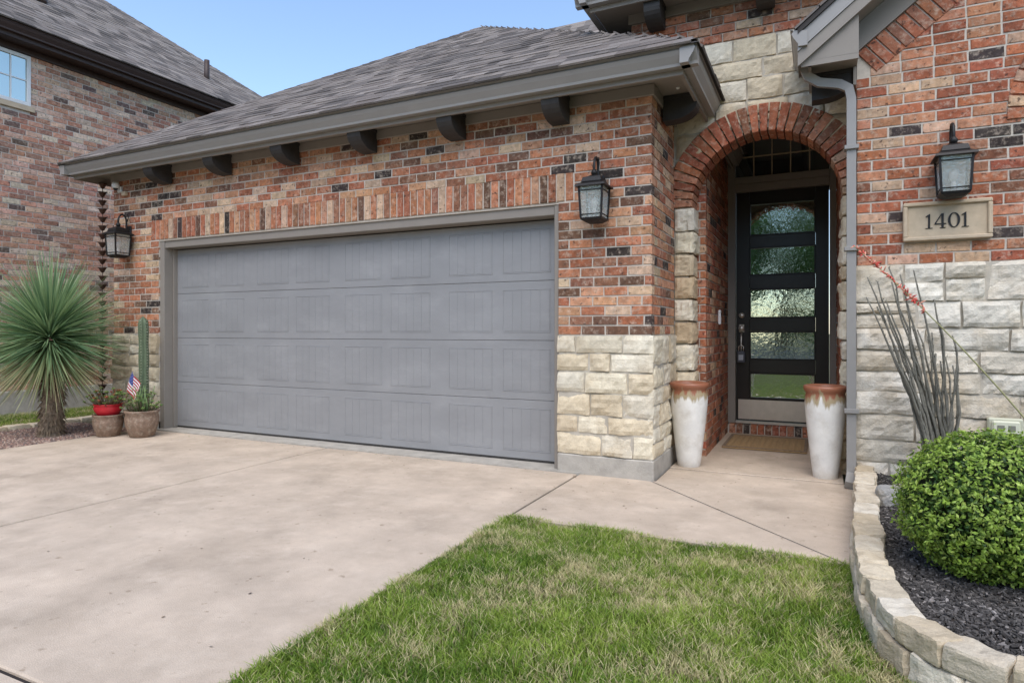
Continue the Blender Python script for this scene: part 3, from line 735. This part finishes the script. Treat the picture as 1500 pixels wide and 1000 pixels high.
for i in range(17000):
    yy=U(2.05,5.35) if i%3 else U(2.2,3.6); xx=float(bedx(yy))+.1+U(0,1.4)*R()**.5
    zc=.10+.022*noise.noise(V((xx*4,yy*4,1)))+U(0,.010); a=U(0,6.28);b=U(-.5,.5); l=U(.004,.014) if R()<.93 else U(.015,.028);wd=U(.002,.006)
    dx=V((math.cos(a)*math.cos(b),math.sin(a)*math.cos(b),math.sin(b)));dy=V((-math.sin(a),math.cos(a),U(-.5,.5))).normalized(); dz=dx.cross(dy)*U(.0015,.004); dx*=l;dy*=wd
    cc=U(.03,.11) if R()<.88 else U(.15,.3); P0=V((xx,yy,zc))
    vv=[P0-dx-dy+dz,P0+dx-dy*.6+dz,P0+dx*.8+dy+dz,P0-dx*.9+dy+dz,P0-dx-dy-dz,P0+dx-dy*.6-dz,P0+dx*.8+dy-dz,P0-dx*.9+dy-dz]
    mbd.add(vv,[(0,1,2,3),(0,4,5,1),(1,5,6,2),(2,6,7,3),(3,7,4,0)],'mulch',(cc,cc*.9,cc*.82))
mbd.build('mulch_bed')
rk=MB(); block(rk,(.40,4.45,.15),(1,.3,0),(-.3,1,0),.09,.07,.07,'stone',(.30,.29,.27),.02,8,4); rk.build('garden_rock')
# ------------------------------------------------------------------ numpy mesh helper
def npmesh(name,verts,faces4,cols,m,parent=None,tri=False):
    me=bpy.data.meshes.new(name); nv=len(verts); nf=len(faces4); k=faces4.shape[1]
    me.vertices.add(nv); me.vertices.foreach_set('co',verts.astype(np.float32).ravel())
    me.loops.add(nf*k); me.loops.foreach_set('vertex_index',faces4.astype(np.int32).ravel())
    me.polygons.add(nf); me.polygons.foreach_set('loop_start',np.arange(0,nf*k,k,dtype=np.int32))
    try: me.polygons.foreach_set('loop_total',np.full(nf,k,dtype=np.int32))
    except Exception: pass
    me.update(calc_edges=True)
    at=me.color_attributes.new('Col','FLOAT_COLOR','POINT'); c4=np.ones((nv,4),dtype=np.float32); c4[:,:3]=cols; at.data.foreach_set('color',c4.ravel())
    me.materials.append(M[m]); ob=bpy.data.objects.new(name,me); scene.collection.objects.link(ob)
    if parent: ob.parent=parent
    return ob
def vnoise(x,y,sc,seed):
    r=np.random.default_rng(seed); g=r.random((64,64)); u=(x*sc)%63; v=(y*sc)%63; i=u.astype(int); j=v.astype(int); fu=u-i; fv=v-j; fu=fu*fu*(3-2*fu); fv=fv*fv*(3-2*fv)
    return g[i,j]*(1-fu)*(1-fv)+g[i+1,j]*fu*(1-fv)+g[i,j+1]*(1-fu)*fv+g[i+1,j+1]*fu*fv
def blades(x,y,h0,h1,w,base=-.03):
    n=len(x); a=rng.uniform(0,2*np.pi,n); lean=rng.uniform(.2,1.1,n); h=rng.uniform(h0,h1,n)*(.75+.5*vnoise(x,y,5,3)); la=rng.uniform(0,2*np.pi,n)
    px,py=np.cos(a)*w*.5,np.sin(a)*w*.5; lx,ly=np.cos(la)*lean*h,np.sin(la)*lean*h
    P=np.zeros((n,5,3)); z0=np.full(n,base)
    P[:,0]=np.stack([x-px,y-py,z0],1); P[:,1]=np.stack([x+px,y+py,z0],1)
    P[:,2]=np.stack([x+px*.8+lx*.35,y+py*.8+ly*.35,z0+h*.6],1); P[:,3]=np.stack([x-px*.8+lx*.35,y-py*.8+ly*.35,z0+h*.6],1)
    P[:,4]=np.stack([x+lx,y+ly,z0+h*.95],1)
    return P,n
def lawn(name,x,y,h0=.034,h1=.058,w=.0045,base=-.035):
    P,n=blades(x,y,h0,h1,w,base)
    g1=np.array([.21,.31,.04]); g2=np.array([.36,.44,.09]); g3=np.array([.08,.165,.022]); st_=np.array([.64,.57,.31])
    v=vnoise(x,y,2.2,11)*.5+vnoise(x,y,11,12)*.5+rng.normal(0,.2,n)
    c=g3[None]*(1-np.clip(v*2,0,1))[:,None]+g1[None]*np.clip(v*2,0,1)[:,None]; c=c*(1-np.clip(v*2-1,0,1))[:,None]+g2[None]*np.clip(v*2-1,0,1)[:,None]
    dry=(vnoise(x,y,4.5,21)*.5+vnoise(x,y,19,22)*.5+rng.normal(0,.15,n))>.66; dry|=rng.random(n)<.09
    c[dry]=st_*rng.uniform(.7,1.1,(dry.sum(),1))
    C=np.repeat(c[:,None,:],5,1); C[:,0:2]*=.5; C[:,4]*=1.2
    b=np.arange(n)*5
    tris=np.concatenate([np.stack([b,b+1,b+2],1),np.stack([b,b+2,b+3],1),np.stack([b+3,b+2,b+4],1)])
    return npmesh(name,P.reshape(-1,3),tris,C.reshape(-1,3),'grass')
N1=210000
x=rng.uniform(-1.75,.9,N1); y=rng.uniform(.9,3.565,N1)
ok=((x<bedx(y)-.005)|(y<2.0))&(rng.random(N1)<.45+.75*vnoise(x,y,6.5,41)); x=x[ok];y=y[ok]
N2=60000
x2=rng.uniform(-1.75,6,N2); y2=rng.uniform(-5,1.9,N2)
N3=26000
x3=rng.uniform(-10.2,-8.55,N3); y3=rng.uniform(2.2,6.5,N3)
N4=2600; x4=-1.75-np.abs(rng.normal(0,.006,N4)); y4=rng.uniform(.9,3.55,N4); x5=rng.uniform(-1.74,.13,N4); y5=3.566+np.abs(rng.normal(0,.005,N4))
lawn('lawn',np.concatenate([x,x2,x3,x4,x5]),np.concatenate([y,y2,y3,y4,y5]))
lt=MB()
for i in range(300):
    if R()<.6: xx=U(-7.0,-1.8);yy=U(.5,4.8)
    else: xx=U(-1.9,.1); yy=U(3.6,5.3)
    if R()<.4: yy=4.86-abs(random.gauss(0,.15)); xx=U(-7,-1.2)
    a=U(0,6.28); l=U(.003,.011); d=V((math.cos(a),math.sin(a),U(-.1,.3)))*l; s2=V((-math.sin(a),math.cos(a),U(-.2,.2)))*l*U(.25,.6); p=V((xx,yy,.004))
    lt.add([p-d,p+s2,p+d,p-s2],[(0,1,2,3)],'attr',random.choice([(.16,.10,.05),(.10,.07,.04),(.22,.24,.08),(.07,.05,.04)]))
lt.build('leaf_litter')
gb_=MB(); gb_.box(-8.5,-7.21,1.5,4.86,-.1,-.012,'gravel',(.20,.14,.11))
for i in range(9000):
    xx=U(-8.45,-7.22);yy=U(2.6,4.84); r=U(.007,.02); cc=random.choice([(.28,.17,.13),(.20,.13,.10),(.38,.28,.22),(.15,.11,.1)])
    P0=V((xx,yy,-.008+r*.3)); a=U(0,3); ca,sa=math.cos(a)*r,math.sin(a)*r
    gb_.add([P0+V((ca,sa,0)),P0+V((-sa,ca,0)),P0+V((-ca,-sa,0)),P0+V((sa,-ca,0)),P0+V((0,0,r*.8))],[(0,1,4),(1,2,4),(2,3,4),(3,0,4)],'gravel',cc)
gb_.build('gravel_bed')
be=MB(); yy=2.4
while yy<4.9:
    l=U(.2,.32); block(be,(-8.55+U(-.02,.02),yy+l/2,.0),(0,1,0),(1,0,0),l/2-.008,.08,.045,'stone',random.choice(SP),.008,4); yy+=l
be.build('stone_edging')
# yucca
yx,yy_=-7.62,4.10
yt=MB(); P=[];rs=[]
for i in range(22):
    z=-.02+i*.033; P.append((yx-.02+.05*(z/.7),yy_,z)); rs.append((.145 if i==0 else .12-.001*i)*(1+.12*((i%2)*2-1)) )
yt.tube(P,rs,'bark',16)
for i in range(420):
    a=U(0,6.28); z=U(.02,.72); rr=.115; c0=V((yx-.02+.05*z/.7+rr*math.cos(a),yy_+rr*math.sin(a),z)); d=V((math.cos(a)*.045,math.sin(a)*.045,-.06)); t_=V((-math.sin(a),math.cos(a),0))*.012
    k_=U(.6,1.3); yt.add([c0-t_,c0+t_,c0+d],[(0,1,2)],'grass',(.24*k_,.18*k_,.12*k_))
hc=V((yx-.05,yy_,1.08))
for i in range(1900):
    zc=U(-.85,1) ; a=U(0,6.28); sr_=math.sqrt(max(0,1-zc*zc)); d=V((sr_*math.cos(a),sr_*math.sin(a),zc))
    L0=U(.62,.88)*(1+.15*max(0,zc)**2); wd=U(.0055,.0095); side=d.cross(V((0,0,1)) if abs(d.z)<.95 else V((1,0,0))).normalized()
    side=(side+d.cross(side)*U(-1,1)).normalized()*wd
    o=hc+V((0,0,zc*.12-.02)); p0=o+d*.05; p1=o+d*L0*.5; p2=o+d*L0+V((0,0,-.05*L0*(1-abs(zc))*3*R()))
    tcol=random.choice([(.19,.30,.15),(.26,.38,.18),(.33,.45,.22),(.14,.24,.12)])
    if zc<-.45: tcol=random.choice([(.46,.40,.22),(.34,.36,.18),(.22,.27,.13)])
    k_=U(.85,1.2); tcol=tuple(v*k_ for v in tcol)
    yt.add([p0-side,p0+side,p1+side*.9,p1-side*.9,p2],[(0,1,2,3),(3,2,4)],'leaf',tcol)
yt.build('yucca_tree')
# boxwood
bc=V((.70,3.38,.40)); br=V((.385,.375,.325))
bw=MB()
nlat=16
vs=[];fs=[]
for i in range(nlat+1):
    th=math.pi*i/nlat
    for j in range(24):
        ph=2*math.pi*j/24; d=V((math.sin(th)*math.cos(ph),math.sin(th)*math.sin(ph),math.cos(th))); k_=.78+.05*noise.noise(d*5); vs.append(bc+V((d.x*br.x*k_,d.y*br.y*k_,d.z*br.z*k_)))
for i in range(nlat):
    for j in range(24): fs.append((i*24+j,i*24+(j+1)%24,(i+1)*24+(j+1)%24,(i+1)*24+j))
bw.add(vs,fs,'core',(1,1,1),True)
for i in range(20): 
    a=U(0,6.28); bw.tube([(bc.x+.1*math.cos(a),bc.y+.1*math.sin(a),.05),(bc.x+.2*math.cos(a),bc.y+.2*math.sin(a),.25)],.008,'bark',5)
for i in range(25000):
    zc=U(-.9,1); a=U(0,6.28); sr_=math.sqrt(1-zc*zc); d=V((sr_*math.cos(a),sr_*math.sin(a),zc))
    cl=noise.noise(d*4+V((3,1,7))); cl2=noise.noise(d*12)
    dep=1-abs(random.gauss(0,.09)); rr=dep*(1+.10*cl+.10*cl2); 
    if R()<.04: rr+=U(0,.08)
    p=bc+V((d.x*br.x*rr,d.y*br.y*rr,d.z*br.z*rr))
    nrm=(d+V((random.gauss(0,.6),random.gauss(0,.6),random.gauss(0,.6)+.35))).normalized(); u_=nrm.cross(V((R()-.5,R()-.5,R()-.5))).normalized(); v_=nrm.cross(u_)
    l=U(.007,.0125); wd=l*.55
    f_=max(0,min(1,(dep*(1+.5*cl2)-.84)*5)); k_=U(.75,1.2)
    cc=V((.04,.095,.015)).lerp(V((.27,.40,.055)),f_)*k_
    if R()<.18: cc=V((.42,.54,.11))*U(.8,1.1)
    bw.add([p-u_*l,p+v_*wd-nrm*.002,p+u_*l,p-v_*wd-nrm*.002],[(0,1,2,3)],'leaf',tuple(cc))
bw.build('boxwood_shrub')
# ocotillo-like grey stems
oc=MB(); ob_=V((.72,4.98,.08))
for i in range(34):
    tx=U(-.44,.0) if i%4 else U(-.1,.12); ty=U(-.15,.18); tz=U(.75,1.62) if tx<-.15 else U(.85,1.3); top=ob_+V((tx*tz/1.4,ty,tz)); mid=ob_.lerp(top,.5)+V((U(.02,.09),U(-.04,.04),.0)); bs_=ob_+V((U(-.06,.08),U(-.05,.05),0))
    P=[bs_]
    for k_ in range(1,12):
        t=k_/11; P.append((bs_*(1-t)**2+mid*2*t*(1-t)+top*t*t)+V((U(-.010,.010),U(-.010,.010),0)))
    oc.tube(P,[.0125-.0007*k_ for k_ in range(12)],'stem',6)
    for k_ in range(60):
        t=R(); p=(bs_*(1-t)**2+mid*2*t*(1-t)+top*t*t); d=V((U(-1,1),U(-1,1),U(0,1))).normalized(); sd=d.cross(V((0,0,1)))*.004
        oc.add([p-sd,p+sd,p+d*U(.014,.032)],[(0,1,2)],'leaf',(.13,.13,.09))
oc.build('ocotillo_plant')
lp=MB()
for cx,cy,rr,n_ in ((.58,4.75,.16,340),(.9,5.0,.18,300)):
    for i in range(n_):
        a=U(0,6.28); d=V((math.cos(a)*U(.2,1),math.sin(a)*U(.2,1),U(.5,1.5))); p=V((cx,cy,.08)); l=U(.06,rr*1.3); q=p+d*l; sd=d.cross(V((0,0,1))).normalized()*.006
        lp.add([p+d*l*.4-sd*.5,p+d*l*.4+sd*.5,p+d*l*.8+sd,q,p+d*l*.8-sd],[(0,1,2,3,4)],'leaf',(U(.08,.16),U(.16,.26),U(.05,.09)))
lp.build('low_perennial')
ry=MB()
def curve(a,b,c_,n=14):
    a,b,c_=V(a),V(b),V(c_); return [a*(1-t)**2+b*2*t*(1-t)+c_*t*t for t in [i/n for i in range(n+1)]]
P=curve((1.35,4.3,.15),(.85,4.35,1.0),(.195,4.45,1.68),20); ry.tube(P,[.0065-.00018*i for i in range(21)],'attr',6,(.28,.27,.13))
for i in range(150):
    t=U(.72,1); k_=min(19,int(t*20)); p=P[k_].lerp(P[k_+1],R()); d=V((U(-1,1),U(-1,1),U(-.6,1))).normalized(); l=U(.012,.042)*(1.1 if R()<.5 else .6); q=p+d*l
    ry.tube([p,p+d*l*.5,q],[.001,.005,.002],'attr',5,random.choice([(.62,.10,.07),(.66,.22,.16),(.52,.06,.05),(.7,.36,.26)]))
for i in range(46):
    a=U(0,6.28); l=U(.3,.55); p=V((1.45,4.25,.1)); d=V((math.cos(a)*U(.3,.8),math.sin(a)*U(.3,.8),1)); q=p+d*l*.8; sd=d.cross(V((0,0,1))).normalized()*.008
    ry.add([p-sd,p+sd,p+d*l*.5+sd,p+d*l*.5-sd,q+V((d.x,d.y,-.3))*.1],[(0,1,2,3),(3,2,4)],'leaf',(U(.10,.16),U(.18,.24),.08))
ry.build('red_yucca_plant')
# ------------------------------------------------------------------ small pots at left
def pot(mb,x,y,r,h,m,z0=.0,sh=1):
    prof=[(0,0),(r*.62,0),(r*.72,.01),(r*.95,h*.45),(r*1.0,h*.7),(r*.93,h*.88),(r*1.02,h*.94),(r*1.02,h),(r*.88,h),(r*.85,h*.88),(0,h*.88)]
    mb.lathe(prof,(x,y,z0),m,28); 
def rosettes(mb,x,y,z,r,n,cols,hh=.08):
    for i in range(n):
        a=U(0,6.28); q=r*math.sqrt(R()); cx=x+q*math.cos(a);cy=y+q*math.sin(a);cz=z+U(0,hh)*(1.2-q/r*.6)
        mb.tube([(x+.5*(cx-x),y+.5*(cy-y),z-.03),(cx,cy,cz)],.005,'leaf',5,(.15,.13,.07))
        col=random.choice(cols)
        for k_ in range(12):
            b=k_*2.4; e_=.25+.07*k_; l=U(.022,.038); d=V((math.cos(b)*math.cos(e_),math.sin(b)*math.cos(e_),math.sin(e_))); sd=V((-math.sin(b),math.cos(b),0))*.009; p=V((cx,cy,cz))
            mb.add([p,p+d*l*.6+sd,p+d*l,p+d*l*.6-sd],[(0,1,2,3)],'leaf',tuple(v*U(.8,1.2) for v in col))
p1=MB(); pot(p1,-7.05,4.36,.15,.24,'potbrown'); p1.build('clay_pot')
p2=MB(); pot(p2,-7.05,4.36,.14,.13,'red',.225); rosettes(p2,-7.05,4.36,.36,.23,70,[(.18,.28,.08),(.25,.34,.11),(.42,.17,.09)],.16); p2.build('red_succulent_pot')
p3=MB(); pot(p3,-6.68,4.50,.17,.29,'potbrown'); rosettes(p3,-6.68,4.50,.29,.20,54,[(.20,.30,.09),(.28,.38,.13),(.24,.33,.13)],.2)
for i in range(30):
    a=U(0,6.28); x_=-6.68+.1*math.cos(a)*R(); y_=4.5+.1*math.sin(a)*R(); p3.tube([(x_,y_,.26),(x_+U(-.06,.06),y_+U(-.06,.06),U(.38,.56))],.004,'leaf',5,(.2,.3,.12))
p3.build('succulent_pot')
p4=MB(); pot(p4,-6.93,4.62,.14,.27,'potbrown')
cvs=[];cfs=[];sg=30;hgt=24
cx,cy=-6.90,4.66
for i in range(hgt+1):
    t=i/hgt; z=.24+1.08*t; r0=.042*(1-.05*math.sin(t*20))*(1 if t<.93 else math.sqrt(max(0,1-((t-.93)/.07)**2))*.95+.05)
    for j in range(sg):
        a=2*math.pi*j/sg; rr=r0*(1+.22*math.cos(a*6)); cvs.append((cx+rr*math.cos(a)+.015*math.sin(t*3),cy+rr*math.sin(a),z))
for i in range(hgt):
    for j in range(sg): cfs.append((i*sg+j,i*sg+(j+1)%sg,(i+1)*sg+(j+1)%sg,(i+1)*sg+j))
p4.add(cvs,cfs,'cactus',(1,1,1),True)
for i in range(6):
    for k_ in range(32):
        a=2*math.pi*i/6; z=.28+k_*.032; p=V((cx+.051*math.cos(a)+.015*math.sin((z-.24)/1.08*3),cy+.051*math.sin(a),z))
        for q in range(5):
            d=V((math.cos(a)+U(-.8,.8),math.sin(a)+U(-.8,.8),U(-.6,.6))).normalized()*.022; sd=V((0,0,.0015)); p4.add([p-sd,p+sd,p+d],[(0,1,2)],'attr',(.55,.52,.42))
p4.build('potted_cactus')
fl=MB(); fx,fy=-6.84,4.46
fl.tube([(fx-.10,fy,.30),(fx+.07,fy,.74)],.004,'attr',6,(.5,.38,.2))
def fp(u,v):
    b0=V((fx+.065,fy,.73)).lerp(V((fx-.01,fy,.50)),u); return b0+V((.10*v,-.02*math.sin(v*5+u*2),-.15*v))
nu,nv=13,12
for i in range(nu):
    for j in range(nv):
        if i<7 and j<5: col=(.03,.05,.22) if (i+j)%2 else (.12,.14,.32)
        else: col=(.5,.03,.04) if i%2==0 else (.8,.8,.8)
        a=[fp(i/nu,j/nv),fp((i+1)/nu,j/nv),fp((i+1)/nu,(j+1)/nv),fp(i/nu,(j+1)/nv)]
        fl.add(a,[(0,1,2,3)],'attr',col)
fl.build('small_american_flag')
# ------------------------------------------------------------------ neighbour house
nb=empty('brick_house.001')
NX=-10.3
nw=MB(); nw.box(NX-6,NX-.006,-2,11,-.1,5.24,'mortar'); 
nw.bbox(NX-.5,NX+.03,-2,11,-.15,.30,'found',.01)
Fn=F((NX,0,0),(0,1,0),(0,0,1),(1,0,0))
wy0,wy1,wz0,wz1=4.25,5.25,3.55+.85,5.12
def ivn(t):
    if wz0-.09<t<wz1: return [(1.5,wy0),(wy1,11)]
    return [(1.5,11)]
field(nw,Fn,.31,5.2,.078,.215,ivn,PALN,n0=-.03)
nw.build('neighbor_brick_wall',nb)
nwi=MB(); nwi.box(NX-.005,NX-.0045,wy0,wy1,wz0,wz1,'winglass')
for (a,b,c_,d_) in ((wy0,wy0+.05,wz0,wz1),(wy1-.05,wy1,wz0,wz1),(wy0+.05,wy1-.05,wz0,wz0+.05),(wy0+.05,wy1-.05,wz1-.05,wz1)): nwi.bbox(NX-.004,NX+.02,a,b,c_,d_,'white',.003)
for k_ in (1,2,3): 
    q=wy0+k_*(wy1-wy0)/4; nwi.box(NX-.003,NX+.008,q-.008,q+.008,wz0+.05,wz1-.05,'white')
nwi.box(NX-.003,NX+.007,wy0+.05,wy1-.05,(wz0+wz1)/2-.008,(wz0+wz1)/2+.008,'white')
nwi.bbox(NX-.01,NX+.03,wy0-.05,wy1+.05,wz0-.08,wz0-.003,'cream',.005)
nwi.build('neighbor_window',nb)
ne=MB(); gx=-9.9
ne.prism([(gx-o,-2,z) for o,z in [(o,z+.24) for o,z in gutter_prof(5.15)]],(0,13.4,0),'brownfascia')
ne.box(gx-.14,gx-.118,-2,11.3,5.21,5.38,'brownfascia'); ne.box(NX-.02,gx-.142,-2,11.3,5.22,5.24,'brownfascia'); ne.box(NX+.003,NX+.03,-2,11,5.13,5.218,'brownfascia')
ne.build('neighbor_eave',nb)
nr=MB(); s_=.76; lh=math.hypot(1,s_); cor=11.45; run=6.
nr.add([(gx,-2,5.39),(gx,cor,5.39),(gx-run,cor-run,5.39+s_*run),(gx-run,-2,5.39+s_*run)],[(0,1,2,3)],'under')
nr.add([(gx,cor,5.39),(gx-2*run,cor,5.39),(gx-run,cor-run,5.39+s_*run)],[(0,1,2)],'under')
shingles(nr,F((gx+.02,0,5.40),(0,1,0),(-1/lh,0,s_/lh),(s_/lh,0,1/lh)),run*lh,lambda t:(1.,cor-t/lh),.14)
hipcaps(nr,(gx,cor,5.41),(gx-run,cor-run,5.41+s_*run),(-.11,0,-.006),(0,-.11,-.006),50)
nr.tube([(gx-.9,8.6,5.9),(gx-.9,8.6,6.45)],.05,'brownfascia',12)
nr.bbox(gx-1.6,gx-1.25,5.6,5.95,6.4,6.75,'brownfascia',.03)
nr.build('neighbor_roof',nb)
# ------------------------------------------------------------------ trees across the street (seen in the door glass)
tr=MB()
for cx in (-34,-27,-20,-14,-9.5,-5.5,-2,1.5,6,12,19,27,35):
    cy=-23.5+U(-2,2); H=U(8,11)
    tr.tube([(cx,cy,-.1),(cx+.1,cy,H*.25),(cx+.2,cy+.1,H*.5)],[.25,.19,.12],'bark',8)
    for k_ in range(5): 
        a=U(0,6.28); tr.tube([(cx+.1,cy,H*.3),(cx+1.5*math.cos(a),cy+1.5*math.sin(a),H*.6)],[.1,.04],'bark',6)
    cl=[(V((cx+U(-2.4,2.4),cy+U(-2,2),H*U(.10,.88))),U(1.0,1.8)) for _ in range(26)]
    for c0,r_ in cl:
        kk=U(.6,1.3)
        for i in range(120):
            d=V((random.gauss(0,1),random.gauss(0,1),random.gauss(0,1))).normalized(); p=c0+d*r_*R()**.4; u_=V((U(-1,1),U(-1,1),U(-1,1))).normalized(); v_=u_.cross(d).normalized()
            l=U(.14,.30); tr.add([p-u_*l,p+v_*l*.6,p+u_*l,p-v_*l*.6],[(0,1,2,3)],'leaf',(.11*kk,.20*kk,.055*kk))
tr.build('tree_row')
# ------------------------------------------------------------------ light, world, camera
wd_=bpy.data.worlds.new('World'); scene.world=wd_; wd_.use_nodes=True; nt=wd_.node_tree
sk=nt.nodes.new('ShaderNodeTexSky'); sk.sky_type='NISHITA'; sk.sun_disc=False
el=math.radians(56); sd_=V((.30,-.8,0)).normalized(); rot=math.atan2(sd_.x,sd_.y)
sk.sun_elevation=el; sk.sun_rotation=rot; sk.air_density=1.0; sk.dust_density=.5; sk.ozone_density=1.0; sk.altitude=100
nt.links.new(sk.outputs[0],nt.nodes['Background'].inputs['Color']); nt.nodes['Background'].inputs['Strength'].default_value=.30
sl_=bpy.data.lights.new('sun','SUN'); sl_.energy=3.2; sl_.angle=math.radians(60); sl_.color=(1,.92,.82); so=bpy.data.objects.new('sun',sl_); scene.collection.objects.link(so)
dirv=V((sd_.x*math.cos(el),sd_.y*math.cos(el),math.sin(el))); so.rotation_euler=dirv.to_track_quat('Z','Y').to_euler(); so.location=dirv*30
cam=bpy.data.cameras.new('camera'); co=bpy.data.objects.new('camera',cam); scene.collection.objects.link(co); scene.camera=co
cam.sensor_width=36; cam.lens=930/1500*36; cam.shift_y=-16/1500; cam.clip_end=1000; cam.clip_start=.05
co.location=(0,0,1.16); co.rotation_euler=(math.pi/2,0,math.radians(25.8))
scene.view_settings.view_transform='Standard'; scene.view_settings.look='None'; scene.view_settings.exposure=0
